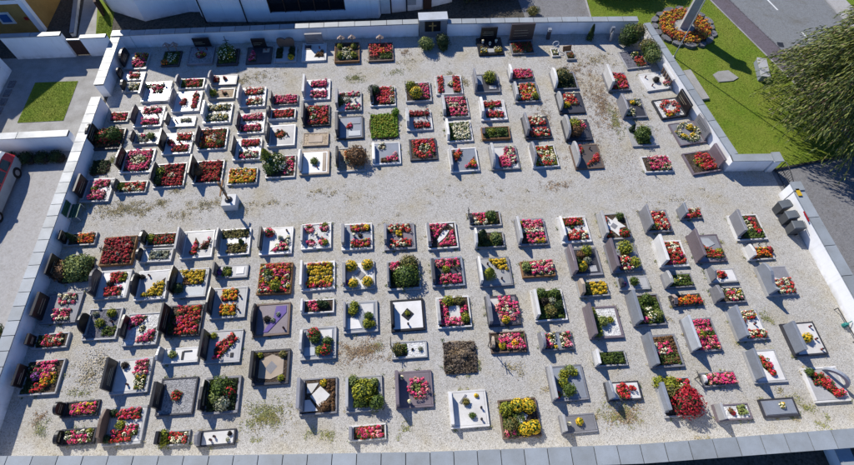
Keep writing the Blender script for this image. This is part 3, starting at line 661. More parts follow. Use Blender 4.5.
    (-8.88, 22.79, 1.56, 1.61, 'W', 0.0146, 'wh', 's:lg:.8:.65', 'wh', 'f:rw:.2,.05,.92,.36;f:rw:.3,.66,.92,.95', 'wide grave with red cream strips on white marble, pale grey slanted headstone', 'red cream strips on white marble'),
    (-4.98, 23.17, 1.64, 1.74, 'W', -0.0020, 'wh', 'r:lg:.85:.6', 'wh', 'f:pk:.25,.05,.9,.36;f:pk:.3,.64,.9,.95;l:.88,.5', 'wide grave with bright magenta strips on white marble, pale grey upright headstone', 'bright magenta strips on white marble'),
    (-3.00, 22.02, 1.56, 1.62, 'W', 0.0040, 'lg', 'r:gr:.75:.55', 'pebw', 'f:pw:.15,.04,.95,.2;f:pw:.4,.75,.95,.96;b:dg:.1,.6,.22;v:.8,.5;o:gy:.45,.5,.16,0', 'wide grave with white pebbles edged with heather, grey upright headstone', 'white pebbles edged with heather'),
    (-0.92, 22.35, 1.57, 1.65, 'W', -0.0063, 'wh', 'b:bk:.7:.5', 'soil', 'o:rd:.6,.5,.44,0;f:rd:.4,.1,.85,.9;b:dg:.15,.3,.28;f:wg:.85,.1,.97,.9', 'wide grave with a brilliant red mound and dark bush, black rough headstone', 'a brilliant red mound and dark bush'),
    (1.27, 22.54, 1.61, 1.64, 'W', 0.0002, 'lg', 'n', 'soil', 'b:yg:.2,.25,.24;b:yl:.4,.7,.26;f:pk:.6,.1,.95,.9;f:wh:.55,.4,.7,.7', 'wide grave with yellow green mounds and pink flowers, thin post', 'yellow green mounds and pink flowers, thin post'),
    (7.97, 22.06, 1.58, 1.66, 'W', -0.0036, 'gr', 's:lg:.7:.5', 'soil', 'f:rw:.08,.05,.85,.95;f:yr:.3,.1,.9,.9;b:yg:.85,.8,.18;b:gn:.7,.15,.14', 'wide grave with mixed red, cream and lime bedding, pale grey slanted headstone', 'mixed red, cream and lime bedding'),
    (10.52, 21.00, 1.61, 1.65, 'W', -0.0047, 'dk', 'a:lg:.75:.6', 'dk', 'f:rw:.3,.05,.75,.6;b:yl:.3,.65,.14;l:.85,.6', 'wide grave with coral flowers on the dark slab, pale grey arched headstone', 'coral flowers on the dark slab'),
    (-6.77, 17.31, 1.63, 1.56, 'W', 0.0027, 'lg', 'n', 'soil', 'c:yg:.0,.2,.28,1.1;b:wg:.35,.35,.4;b:gn:.15,.65,.3;f:pw:.65,.1,.95,.9;b:wh:.55,.55,.2', 'wide grave with billowing white flowers and a slim conifer', 'billowing white flowers and a slim conifer'),
    (-4.90, 17.46, 1.66, 1.69, 'W', 0.0026, 'tn', 'a:wh:.75:.6', 'wh', 'b:sg:.5,.5,.16;s:tn:.82,.05,.95,.95;l:.6,.75', 'wide grave with one pale tuft on white with pinkish kerb, white arched headstone', 'one pale tuft on white with pinkish kerb'),
    (-2.86, 17.56, 1.62, 1.71, 'W', 0.0127, 'lg', 'a:bk:.75:.6', 'tan', 'b:br:.75,.5,.45;f:or:.3,.2,.5,.5;o:wh:.4,.55,.16,0', 'wide grave with a big olive dome shrub, black arched headstone', 'a big olive dome shrub'),
    (-0.85, 17.85, 1.62, 1.58, 'W', 0.0057, 'wh', 'r:wh:.75:.35', 'gb', 'p:pk:.95,.5,.95,.95,.3,.95;f:br:.3,.8,.6,.95;o:wh:.35,.15,.14,0', 'wide grave with pink flowers across a slate corner, white upright headstone', 'pink flowers across a slate corner'),
    (-2.94, 19.94, 1.61, 1.73, 'W', 0.0135, 'dk', 'r:dk:.8:.6', 'gb', 's:gb:.4,.05,.95,.35;s:pg:.45,.7,.95,.95;o:rd:.5,.45,.13,0;l:.5,.55', 'wide grave with two toned slate slabs, dark upright headstone', 'two toned slate slabs'),
    (-0.89, 19.96, 1.82, 2.10, 'W', 0.0112, 'no', 'n', 'soil', 'f:lg2:.02,.05,.95,.95;f:yg:.1,.1,.85,.9;b:lg2:.95,.02,.16', 'wide grave with lush bright green groundcover only', 'lush bright green groundcover only'),
    (1.17, 20.22, 1.55, 1.58, 'W', 0.0154, 'wh', 's:lg:.7:.55', 'lg', 'f:cr:.15,.05,.92,.28;f:cr:.3,.68,.92,.92;l:.85,.45', 'wide grave with two slim dark red strips on pale grey, pale grey slanted headstone', 'two slim dark red strips on pale grey'),
    (1.27, 18.01, 1.58, 1.55, 'W', 0.0054, 'dk', 'n', 'soil', 'o:rd:.55,.5,.48,.26;o:wg:.55,.5,.26,0;f:rd:.1,.05,.95,.2', 'wide grave with a red wreath round a cream centre', 'a red wreath round a cream centre'),
    (3.23, 23.02, 1.67, 1.62, 'W', -0.0106, 'wh', 'n', 'lg', 'f:rd:.08,.05,.25,.95;f:rd:.72,.05,.93,.95;o:wg:.6,.5,.14,0', 'wide grave with red strips at head and foot', 'red strips at head and foot'),
    (3.43, 21.16, 1.62, 1.75, 'W', 0.0113, 'lg', 's:lg:.7:.5', 'soil', 'f:pk:.08,.05,.95,.4;f:pk:.3,.6,.97,.95;f:wh:.2,.42,.7,.58', 'wide grave with hot pink halves split by white, pale grey slanted headstone', 'hot pink halves split by white'),
    (3.46, 19.21, 1.55, 1.59, 'W', 0.0146, 'wh', 's:wh:.8:.5', 'soil', 'f:gn:.05,.05,.95,.95;f:wh:.25,.05,.97,.95', 'wide grave with rows of cream begonias, white slanted headstone', 'rows of cream begonias'),
    (3.50, 17.07, 1.64, 1.66, 'W', 0.0127, 'wh', 's:lg:.8:.55', 'gb', 'p:rd:.08,.1,.55,.05,.2,.6;b:or:.25,.35,.12;p:rd:.95,.35,.95,.92,.5,.92;b:oy:.85,.75,.13', 'wide grave with red orange corners on a blue grey slab, pale grey slanted headstone', 'red orange corners on a blue grey slab'),
    (5.82, 17.06, 1.61, 1.66, 'W', 0.0022, 'gr', 'a:lg:.85:.7', 'wh', 'p:pk:.3,.95,.6,.05,.75,.5,.7,.95;f:pw:.65,.05,.95,.8;f:pk:.3,.5,.7,.92', 'wide grave with hot pink sprays over white, pale grey arched headstone', 'hot pink sprays over white'),
    (10.55, 16.84, 1.65, 1.71, 'W', 0.0067, 'br', 'a:lg:.85:.75', 'bg', 'o:rd:.25,.2,.2,0;p:rd:.95,.35,.95,.7,.55,.95,.4,.9;l:.7,.15', 'wide grave with red flowers diagonally over brown granite, pale grey arched headstone', 'red flowers diagonally over brown granite'),
    (5.59, 23.01, 1.64, 1.58, 'W', -0.0091, 'gr', 's:gr:.9:.7', 'dk', 'b:yg:.65,.3,.3;s:gb:.1,.05,.35,.6;s:lg:.6,.7,.9,.9', 'wide grave with a lime ball shrub on dark slate, grey slanted headstone', 'a lime ball shrub on dark slate'),
    (7.89, 23.65, 1.61, 0.98, 'W', 0.0104, 'gr', 's:wh:.9:.6', 'soil', 'f:pk:.1,.05,.95,.95;f:rd:.2,.1,.6,.9', 'narrow grave with deep pink bedding and white stone, white slanted headstone', 'deep pink bedding and white stone'),
    (10.55, 22.92, 1.60, 1.52, 'W', 0.0023, 'gr', 'a:wh:.9:.65', 'soil', 'b:ol:.4,.3,.42;f:dg:.05,.2,.95,.95', 'wide grave with one wide olive grey shrub, white arched headstone', 'one wide olive grey shrub'),
    (5.69, 20.73, 1.61, 1.63, 'W', -0.0068, 'wh', 's:wh:.75:.6', 'wh', 'f:rd:.12,.05,.9,.32;f:rd:.2,.65,.92,.92;b:gn:.45,.4,.1', 'wide grave with two scarlet strips and a green centre, white slanted headstone', 'two scarlet strips and a green centre'),
    (5.60, 18.88, 1.66, 0.92, 'W', -0.0137, 'wd', 'y:wd:.2:.6', 'soil', 'f:gn:.08,.1,.92,.9;b:yg:.35,.5,.28;b:gn:.7,.5,.3', 'narrow grave with green plants in a wooden box frame', 'green plants in a wooden box frame'),
    (8.08, 19.17, 1.57, 1.69, 'W', 0.0111, 'dk', 's:gr:.8:.7', 'dk', 'f:rw:.1,.05,.9,.36;f:rw:.2,.62,.95,.93', 'wide grave with red white strips on black granite, grey slanted headstone', 'red white strips on black granite'),
    (8.09, 17.02, 1.54, 1.56, 'W', 0.0154, 'wh', 'a:gr:.85:.75', 'soil', 'f:yg:.05,.05,.95,.95;f:rw:.3,.08,.75,.2;f:wh:.2,.3,.9,.42;f:rw:.15,.48,.95,.6;f:wh:.25,.66,.9,.78;f:rw:.25,.82,.8,.95;b:yl:.08,.1,.13', 'wide grave with neat stripes of red, white and lime, grey arched headstone', 'neat stripes of red, white and lime'),
    (10.42, 18.81, 1.59, 1.59, 'W', -0.0129, 'dk', 'a:lg:.9:.75', 'dk', 'b:yg:.35,.35,.3;f:pw:.35,.05,.85,.45;b:br:.4,.65,.28;s:dk:.6,.6,.95,.95', 'wide grave with tangled lime and blush plants, pale grey arched headstone', 'tangled lime and blush plants'),
    (13.86, 22.61, 1.48, 1.58, 'W', 0.0094, 'gr', 'r:wh:.95:.75', 'soil', 'f:rd:.15,.03,.97,.97;b:wh:.3,.6,.2;f:dg:.05,.6,.4,.95', 'wide grave with bright red flowers and one white mound, white upright headstone', 'bright red flowers and one white mound'),
    (14.20, 20.30, 1.52, 1.53, 'W', -0.0028, 'gr', 's:gr:.9:.7', 'dk', 'p:wg:.4,.03,.95,.03,.9,.5;b:yl:.6,.2,.1;f:wg:.1,.6,.5,.95', 'wide grave with cream flowers cut by a curved dark slab, grey slanted headstone', 'cream flowers cut by a curved dark slab'),
    (14.20, 18.14, 1.54, 1.53, 'W', -0.0110, 'lg', 'n', 'lg', 'b:gn:.4,.55,.36;b:sg:.55,.4,.3;f:gn:.2,.3,.7,.95;b:yl:.7,.35,.12;c:dg:.1,.2,.12,.5', 'wide grave with a leafy shrub on a pale slab', 'a leafy shrub on a pale slab'),
    (14.40, 16.02, 1.62, 1.11, 'W', -0.0065, 'wh', 'i:bk:.4:.95', 'soil', 'f:pk:.2,.05,.95,.9;f:wg:.6,.5,.97,.95', 'narrow grave with pink bedding and thin iron cross', 'pink bedding and thin iron cross'),
    (-14.50, 12.48, 1.58, 1.62, 'W', 0.0084, 'wd', 'i:bk:.25:.6', 'soil', 'f:cr:.05,.04,.95,.96;b:gy:.55,.2,.07;b:gy:.75,.4,.07;b:gy:.5,.65,.07;b:wh:.8,.3,.06', 'wide grave with crimson clumps in a wooden frame', 'crimson clumps in a wooden frame'),
    (-14.36, 10.63, 1.57, 1.53, 'W', 0.0117, 'lg', 'w:dk:.85:.7', 'wh', 'f:rd:.4,.05,.8,.42;f:rd:.3,.65,.85,.95;b:dk:.45,.5,.14;f:yg:.75,.1,.92,.4;b:yr:-.12,.75,.12;b:yr:-.12,.15,.1', 'wide grave with rust red flowers beside wooden framed bed, dark wavy headstone', 'rust red flowers beside wooden framed bed'),
    (-14.35, 8.64, 1.56, 1.54, 'W', -0.0143, 'lg', 'b:bk:.6:.65', 'pebd', 'b:yg:.75,.15,.16;b:yg:.45,.5,.16;f:gn:.6,.65,.95,.9;b:gy:.2,.15,.1;l:.8,.45', 'wide grave with green tufts in dark grey pebbles, black rough headstone', 'green tufts in dark grey pebbles'),
    (-12.55, 13.01, 1.62, 0.77, 'W', 0.0036, 'lg', 's:bk:.85:.6', 'soil', 'b:yg:.2,.4,.36;f:rg:.4,.1,.95,.9;b:gy:.7,.5,.2', 'narrow grave with a lime bush and dull red flowers, black slanted headstone', 'a lime bush and dull red flowers'),
    (-12.58, 12.10, 1.61, 0.77, 'W', -0.0143, 'lg', 'b:bk:.85:.5', 'pebw', 'f:gy:.3,.15,.9,.85;b:gy:.6,.4,.22', 'narrow grave with silver foliage on white pebbles, black rough headstone', 'silver foliage on white pebbles'),
    (-12.45, 10.47, 1.49, 1.55, 'W', 0.0069, 'wh', 'b:bk:.75:.65', 'lg', 'p:yl:.95,.25,.95,.95,.15,.95;b:dk:.12,.2,.1;l:.35,.15', 'wide grave with a golden yellow triangle on pale slab, black rough headstone', 'a golden yellow triangle on pale slab'),
    (-12.45, 8.25, 1.56, 1.57, 'W', -0.0053, 'lg', 's:bk:.65:.6', 'pebw', 'p:pk:.05,.05,.6,.05,.4,.35,.05,.5;p:pk:.95,.45,.95,.95,.3,.95;o:wg:.5,.5,.1,0', 'wide grave with pink corners round a white pebble band, black slanted headstone', 'pink corners round a white pebble band'),
    (-12.47, 6.12, 1.64, 1.56, 'W', 0.0120, 'lg', 'r:bk:.85:.75', 'wh', 'f:pk:.62,.04,.95,.45;f:wg:.68,.45,.95,.95;b:dk:.25,.15,.12;l:.45,.8', 'wide grave with a pink and cream strip at the foot, black upright headstone', 'a pink and cream strip at the foot'),
    (-10.62, 12.60, 1.59, 1.57, 'W', 0.0151, 'wh', 'r:gr:.8:.75', 'lg', 'p:rd:.4,.2,.55,.45,.5,.95,.35,.9;p:rd:.95,.3,.9,.75,.5,.75;b:rg:.35,.85,.08', 'wide grave with a red Y of begonias on grey, grey upright headstone', 'a red Y of begonias on grey'),
    (-10.60, 10.46, 1.59, 1.55, 'W', 0.0002, 'lg', 's:bk:.85:.75', 'pg', 'p:yl:.1,.03,.95,.03,.95,.5,.5,.55;f:br:.25,.3,.85,.55;b:dg:.15,.75,.22;l:.85,.55', 'wide grave with yellow heather over a silver slab, black slanted headstone', 'yellow heather over a silver slab'),
    (-8.77, 12.62, 1.59, 1.55, 'W', 0.0157, 'wh', 's:gr:.75:.6', 'lg', 'f:ol:.05,.04,.95,.33;f:ol:.3,.62,.92,.95;s:wh:.2,.35,.9,.62;c:gn:.75,.55,.08,.3', 'wide grave with olive heather strips and white band, grey slanted headstone', 'olive heather strips and white band'),
    (-8.69, 10.94, 1.57, 0.72, 'W', -0.0060, 'gr', 'r:dk:.85:.55', 'lg', 'b:pu:.08,.6,.25;f:gn:.2,.1,.45,.9;b:yg:.4,.6,.22;s:wh:.65,.15,.92,.8', 'narrow grave with a purple tuft and white plaque, dark upright headstone', 'a purple tuft and white plaque'),
    (-10.59, 8.53, 1.62, 1.55, 'W', -0.0133, 'dk', 'r:bk:.85:.75', 'soil', 'f:rd:.3,.04,.95,.96;b:pk:.3,.55,.12;b:yl:.85,.12,.1;f:dg:.05,.3,.3,.9', 'wide grave with brick red mounds in brown soil, black upright headstone', 'brick red mounds in brown soil'),
    (-10.50, 6.88, 1.63, 0.70, 'W', 0.0031, 'wh', 's:gb:.9:.6', 'wh', 'b:sg:.3,.45,.35;s:bk:.55,.2,.62,.9;s:bk:.6,.15,.85,.25', 'narrow grave with a black angle inlaid in white marble, slate slanted headstone', 'a black angle inlaid in white marble'),
    (-8.60, 7.17, 1.62, 1.55, 'W', -0.0147, 'lg', 'r:bk:.8:.75', 'lg', 'p:rd:.75,.03,.92,.3,.45,.9,.25,.92,.2,.6;p:yg:.8,.25,.88,.35,.5,.8,.4,.75;b:yg:.15,.15,.12;s:bk:.75,.75,.85,.9', 'wide grave with a red diagonal band on pale marble, black upright headstone', 'a red diagonal band on pale marble'),
    (-10.33, 5.09, 1.58, 1.59, 'W', -0.0095, 'dk', 'r:bk:.65:.65', 'pebg', 'o:rg:.5,.5,.14,0;b:rg:.48,.45,.12', 'wide grave with one flower clump on bare gravel, black upright headstone', 'one flower clump on bare gravel'),
    (-8.63, 9.29, 1.65, 1.58, 'W', -0.0029, 'lg', 's:bk:.8:.7', 'lg', 'f:oy:.3,.06,.72,.38;f:oy:.3,.62,.72,.95;f:rd:.3,.33,.72,.42;l:.85,.3;l:.85,.8', 'wide grave with two short yellow orange strips, black slanted headstone', 'two short yellow orange strips'),
    (-8.39, 4.99, 1.53, 1.59, 'W', 0.0035, 'gr', 's:bk:.8:.6', 'soil', 'b:gn:.45,.3,.36;b:sg:.35,.55,.25;b:rg:.75,.45,.2;b:gy:.6,.8,.25;f:dg:.05,.05,.95,.95', 'wide grave with tangled evergreen and silver shrubs, black slanted headstone', 'tangled evergreen and silver shrubs'),
    (-6.64, 12.53, 1.64, 1.58, 'W', -0.0108, 'wh', 'r:bk:.75:.5', 'wh', 'b:rd:.25,.2,.17;p:pw:.95,.3,.95,.95,.3,.95;l:.85,.12;b:gy:.65,.45,.1', 'wide grave with one red tuft and a blush triangle, black upright headstone', 'one red tuft and a blush triangle'),
    (-6.52, 10.38, 1.61, 1.66, 'W', -0.0144, 'wd', 'n', 'soil', 'f:mx:.04,.04,.96,.96;f:rd:.3,.05,.95,.3;b:yg:.55,.8,.2;b:gn:.25,.35,.16;b:gy:.3,.5,.14', 'wide grave with wild mixed plants in a wooden frame', 'wild mixed plants in a wooden frame'),
    (-6.52, 8.30, 1.67, 1.60, 'W', 0.0116, 'br', 'b:bk:.9:.6', 'mv', 's:pl:.25,.95,.55,.45,.62,.05,.95,.05,.95,.3,.4,.95;b:bk:.35,.5,.12;b:gy:.55,.55,.08;b:gy:.7,.35,.07;l:.9,.85', 'wide grave with a vivid purple diagonal band, black rough headstone', 'a vivid purple diagonal band'),
    (-6.36, 6.06, 1.61, 1.57, 'W', -0.0058, 'dk', 'r:bk:.75:.6', 'soil', 's:tn:.1,.25,.5,.08,.9,.25,.9,.75,.5,.92,.1,.85;s:gr:.5,.3,.7,.5,.5,.75,.3,.55;b:ol:.85,.1,.12;b:yg:.85,.9,.1;b:yg:.12,.1,.1', 'wide grave with a beige octagon slab with grey diamond, black upright headstone', 'a beige octagon slab with grey diamond'),
    (-4.62, 12.67, 1.53, 1.51, 'W', 0.0144, 'wh', 'r:lg:.6:.35', 'pebw', 'o:pk:.25,.2,.16,0;o:pk:.8,.2,.16,0;o:pk:.3,.8,.16,0;o:pk:.75,.78,.16,0;b:yg:.85,.08,.13;b:yg:.85,.85,.13;b:yg:.25,.1,.1;v:.52,.5', 'wide grave with pink corners, green balls and white vase, pale grey upright headstone', 'pink corners, green balls and white vase'),
    (-4.44, 10.41, 1.64, 1.54, 'W', 0.0125, 'wh', 'r:wh:.85:.5', 'lg', 'f:yl:.15,.03,.98,.48;f:yl:.15,.6,.97,.85;f:rd:.15,.85,.95,.98;f:rd:.15,.0,.8,.06', 'wide grave with yellow mum masses edged with red, white upright headstone', 'yellow mum masses edged with red'),
    (-4.40, 8.79, 1.56, 0.70, 'W', -0.0038, 'wh', 'r:wh:.85:.35', 'soil', 'b:dg:.6,.35,.36;b:dg:.75,.4,.36;f:pk:.25,.1,.5,.9', 'narrow grave with a dark green oval cushion, white upright headstone', 'a dark green oval cushion'),
    (-4.30, 7.01, 1.62, 1.53, 'W', -0.0012, 'lg', 's:lg:.6:.5', 'gb', 'b:rg:.35,.2,.22;b:gn:.4,.35,.2;s:wh:.55,.05,.95,.4;s:pg:.05,.65,.4,.95;b:gn:.8,.5,.18;b:rg:.75,.8,.2;b:yg:.55,.8,.15', 'wide grave with mixed shrubs round white corner slabs, pale grey slanted headstone', 'mixed shrubs round white corner slabs'),
    (-2.37, 8.14, 1.61, 1.57, 'W', 0.0006, 'lg', 'r:gr:.8:.35', 'gb', 's:wh:.5,.05,.95,.05,.95,.45,.65,.4;s:wh:.05,.55,.4,.55,.55,.95,.05,.95;b:yg:.3,.12,.17;b:yg:.25,.3,.18;b:gn:.78,.55,.16;b:yg:.72,.82,.18;b:yg:.9,.82,.12', 'wide grave with four green cushions on white and slate, grey upright headstone', 'four green cushions on white and slate'),
    (-4.22, 4.65, 1.62, 1.55, 'W', 0.0045, 'gr', 'r:gr:.8:.75', 'soil', 's:wh:.15,.1,.5,.1,.3,.4,.15,.4;s:wh:.55,.2,.85,.5,.55,.85,.25,.5;s:wh:.1,.6,.25,.6,.5,.95,.1,.95;b:yl:.65,.1,.1;f:br:.8,.05,.95,.95;b:br:.7,.85,.16', 'wide grave with a white diamond slab and brown heather, grey upright headstone', 'a white diamond slab and brown heather'),
    (-2.24, 4.61, 1.59, 1.51, 'W', 0.0030, 'lg', 'r:lg:.8:.4', 'lg', 'b:sg:.15,.1,.2;b:yg:.5,.45,.38;b:gn:.45,.75,.2;b:gn:.9,.85,.26;f:gn:.2,.1,.9,.9;b:sg:.8,.2,.15', 'wide grave with sprawling lime shrubs beyond the kerb, pale grey upright headstone', 'sprawling lime shrubs beyond the kerb'),
    (-2.11, 3.01, 1.55, 0.64, 'W', 0.0019, 'wh', 'r:gr:.8:.35', 'soil', 'f:rg:.2,.04,.95,.96;f:pk:.25,.1,.9,.9;b:yg:.5,.5,.2', 'narrow grave with cerise bedding next to the front wall, grey upright headstone', 'cerise bedding next to the front wall'),
    (-2.53, 12.49, 1.58, 1.55, 'W', 0.0038, 'wh', 'r:gr:.7:.4', 'gb', 'f:mx:.35,.05,.95,.28;f:mx:.3,.72,.95,.95;f:rd:.3,.1,.55,.25;v:.4,.5;b:dk:.62,.5,.08;b:yl:.85,.15,.1', 'wide grave with red yellow strips on slate and white vase, grey upright headstone', 'red yellow strips on slate and white vase'),
    (-2.45, 10.30, 1.58, 1.54, 'W', 0.0138, 'lg', 'r:gr:.7:.4', 'wh', 'b:yl:.25,.15,.2;b:yl:.82,.13,.2;b:yl:.3,.85,.18;b:yl:.82,.82,.19;s:gr:.55,.3,.75,.5,.55,.7,.4,.5;b:pu:.1,.8,.1', 'wide grave with four golden cushions round a white star, grey upright headstone', 'four golden cushions round a white star'),
    (-0.35, 12.34, 1.60, 1.55, 'W', 0.0002, 'gr', 'r:gr:.6:.5', 'mv', 'f:rw:.12,.04,.9,.3;f:rw:.15,.7,.9,.95;o:yl:.5,.4,.12,0;l:.6,.55', 'wide grave with red white strips on mauve granite, grey upright headstone', 'red white strips on mauve granite'),
    (-0.24, 10.16, 1.66, 1.62, 'W', -0.0022, 'lg', 'r:gr:.6:.5', 'soil', 'b:ol:.7,.12,.34;b:gn:.6,.62,.44;f:pk:.1,.05,.35,.3;f:dg:.05,.3,.4,.9;b:wg:.4,.35,.16', 'wide grave with two big leafy shrubs filling it, grey upright headstone', 'two big leafy shrubs filling it'),
    (-0.16, 8.07, 1.61, 1.57, 'W', 0.0069, 'bk', 'r:bk:.7:.45', 'wh', 's:bk:.5,.25,.72,.48,.5,.72,.28,.5;b:yg:.5,.45,.09;l:.5,.85', 'wide grave with a black diamond set in white, black upright headstone', 'a black diamond set in white'),
    (-0.17, 6.40, 1.62, 0.81, 'W', -0.0082, 'lg', 'n', 'pebw', 'b:ol:.15,.45,.42;f:gn:.1,.1,.4,.9;b:dk:.6,.5,.08;b:gy:.85,.5,.15', 'narrow grave with a dry shrub and white cobbles', 'a dry shrub and white cobbles'),
    (-0.07, 4.64, 1.63, 1.58, 'W', -0.0062, 'mv', 'r:mv:.9:.6', 'mv', 'o:pk:.62,.5,.34,.16;o:sg:.62,.5,.2,0;v:.35,.9;v:.15,.15', 'wide grave with a cerise ring on mauve granite, mauve upright headstone', 'a cerise ring on mauve granite'),
    (1.84, 12.24, 1.58, 1.55, 'W', 0.0150, 'wh', 'r:gr:.7:.5', 'soil', 'p:pk:.05,.05,.75,.03,.1,.85,.05,.6;p:pk:.95,.3,.95,.95,.35,.95;s:wh:.55,.3,.8,.3,.6,.6,.35,.8,.3,.7;s:wh:.8,.05,.95,.05,.95,.2', 'wide grave with pink triangles parted by white stones, grey upright headstone', 'pink triangles parted by white stones'),
    (1.93, 10.18, 1.62, 1.60, 'W', 0.0007, 'gb', 'r:dk:.7:.5', 'dk', 'f:pk:.15,.05,.92,.32;f:pk:.2,.68,.92,.95;b:yg:.45,.45,.15;l:.8,.45', 'wide grave with two cherry strips on charcoal, dark upright headstone', 'two cherry strips on charcoal'),
    (2.02, 8.06, 1.61, 1.56, 'W', 0.0015, 'wh', 's:lg:.7:.45', 'soil', 's:wh:.35,.28,.72,.72;f:pk:.08,.1,.28,.9;f:pk:.2,.75,.75,.95;f:pk:.75,.3,.92,.6;b:yg:.35,.12,.2;b:ol:.72,.12,.18;b:yg:.85,.78,.16', 'wide grave with a white square framed by pink, pale grey slanted headstone', 'a white square framed by pink'),
    (2.10, 5.89, 1.63, 1.60, 'W', -0.0153, 'no', 'n', 'dry', 'f:tw:.03,.03,.97,.97;f:dk:.05,.5,.9,.95;f:dry:.2,.05,.75,.6;f:dk:.02,.05,.2,.9;b:tw:.9,.2,.1;b:tw:.15,.85,.12;b:dry:.6,.4,.12', 'wide grave with abandoned dry brown weeds', 'abandoned dry brown weeds'),
    (2.21, 3.65, 1.66, 1.54, 'W', -0.0027, 'wh', 'r:wh:.85:.4', 'wh', 's:gr:.25,.3,.45,.05,.5,.08,.3,.35;b:ol:.45,.3,.12;b:gn:.6,.72,.1;b:yl:.78,.12,.06;l:.88,.5;l:.85,.85', 'wide grave with scattered small pots on brilliant white, white upright headstone', 'scattered small pots on brilliant white'),
    (4.18, 13.10, 1.71, 0.91, 'W', 0.0025, 'lg', 'b:dk:.5:.3', 'soil', 'f:pk:.12,.1,.5,.45;f:rw:.15,.55,.55,.95;b:gn:.7,.4,.42;f:ol:.4,.6,.9,.95', 'narrow grave with wrought iron stand and green cushion, dark rough headstone', 'wrought iron stand and green cushion'),
    (4.23, 11.83, 1.58, 0.93, 'W', -0.0151, 'lg', 'p:wh:.95:.7', 'soil', 'c:dg:.25,.4,.42,.9;b:dg:.4,.75,.3;b:sg:.75,.45,.4;f:gn:.1,.5,.9,.95', 'narrow grave with a dark conifer and sage shrub, white peaked headstone', 'a dark conifer and sage shrub'),
    (4.26, 10.01, 1.64, 1.57, 'W', 0.0036, 'gr', 's:wh:.85:.55', 'lg', 'c:yg:.3,.65,.24,.8;p:yl:.35,.03,.92,.03,.95,.5,.6,.4;l:.7,.8;l:.3,.2', 'wide grave with a green column bush and yellow wedge, white slanted headstone', 'a green column bush and yellow wedge'),
    (4.36, 7.97, 1.57, 1.52, 'W', 0.0042, 'dk', 'p:gr:.9:.6', 'mv', 's:wh:.1,.05,.5,.05,.35,.9;o:pk:.65,.5,.42,.2;f:pk:.4,.05,.8,.3;b:yl:.55,.88,.14;o:pw:.62,.5,.2,0', 'wide grave with rosy flowers round a white dart, grey peaked headstone', 'rosy flowers round a white dart'),
    (4.38, 6.43, 1.67, 0.98, 'W', -0.0138, 'br', 'b:tn:.5:.35', 'soil', 'f:pk:.25,.1,.95,.95;b:yl:.3,.7,.2;b:oy:.7,.6,.2;s:wh:.5,.15,.7,.75', 'narrow grave with a white tablet among pink flowers, iron cross, tan rough headstone', 'a white tablet among pink flowers, iron cross'),
    (4.35, 3.12, 1.66, 1.58, 'W', 0.0040, 'br', 'n', 'soil', 'b:yg:.12,.25,.22;b:yl:.5,.15,.2;b:yl:.8,.18,.2;b:yl:.85,.78,.2;b:yl:.6,.85,.18;b:ol:.2,.7,.22;f:gn:.05,.05,.6,.95;s:wh:.55,.3,.75,.45,.55,.75,.38,.55;f:pk:.05,.85,.3,.97', 'wide grave with yellow mums round a white book plate', 'yellow mums round a white book plate'),
    (6.48, 12.12, 1.58, 1.59, 'W', -0.0011, 'gr', 's:lg:.85:.65', 'soil', 'f:pk:.25,.03,.95,.38;f:wh:.15,.4,.95,.52;f:pk:.3,.54,.95,.97;b:yl:.9,.9,.1;b:yl:.65,.92,.09;b:yl:.1,.1,.1', 'wide grave with magenta beds split by a cream strip, pale grey slanted headstone', 'magenta beds split by a cream strip'),
    (6.42, 10.00, 1.65, 0.87, 'W', 0.0056, 'wd', 'n', 'soil', 'b:sg:.12,.35,.35;f:pw:.3,.05,.97,.95;f:pk:.4,.2,.6,.8;f:pk:.75,.2,.95,.8', 'narrow grave with pink white stripes in a low wooden box', 'pink white stripes in a low wooden box'),
    (6.59, 8.08, 1.55, 1.58, 'W', -0.0046, 'wh', 'r:wh:.8:.6', 'soil', 'b:gn:.3,.1,.2;b:gn:.75,.15,.2;b:dk:.35,.4,.18;b:ol:.5,.75,.22;b:gy:.65,.4,.15;b:dg:.8,.6,.18;f:gn:.05,.05,.95,.95', 'wide grave with dark tangled evergreens inside white kerb, white upright headstone', 'dark tangled evergreens inside white kerb'),
    (6.59, 6.32, 1.58, 0.86, 'W', 0.0065, 'gr', 'a:gr:.85:.6', 'gb', 'f:pk:.15,.05,.3,.95;f:wg:.3,.05,.45,.95;f:wg:.68,.05,.8,.95;f:pk:.8,.05,.95,.95', 'narrow grave with pink green columns on blue slate, grey arched headstone', 'pink green columns on blue slate'),
    (6.69, 4.42, 1.64, 1.54, 'W', 0.0075, 'gr', 'r:lg:.9:.6', 'gb', 'b:yg:.45,.25,.17;b:sg:.65,.1,.15;b:yg:.35,.5,.16;b:gn:.5,.75,.22;b:yg:.75,.2,.14;b:rg:.15,.85,.1', 'wide grave with round succulents on pale blue slate, pale grey upright headstone', 'round succulents on pale blue slate'),
    (8.86, 5.35, 1.52, 0.71, 'W', -0.0150, 'lg', 'r:wh:.9:.5', 'soil', 'f:dg:.05,.05,.95,.95;f:gn:.1,.1,.9,.9', 'narrow grave with only dark green groundcover in a pale kerb, white upright headstone', 'only dark green groundcover in a pale kerb'),
    (9.07, 3.89, 1.55, 0.81, 'W', -0.0138, 'dk', 's:gb:.9:.65', 'wh', 'o:rd:.45,.5,.4,0;f:rd:.35,.1,.6,.95;o:rd:.78,.35,.18,0', 'narrow grave with scarlet clusters on snow white, slate slanted headstone', 'scarlet clusters on snow white'),
    (6.79, 2.72, 1.56, 0.76, 'W', 0.0055, 'gr', 'r:lg:.85:.55', 'gr', 'b:yl:.55,.4,.24;v:.2,.5', 'narrow grave with a plain grey slab with yellow plant, pale grey upright headstone', 'a plain grey slab with yellow plant'),
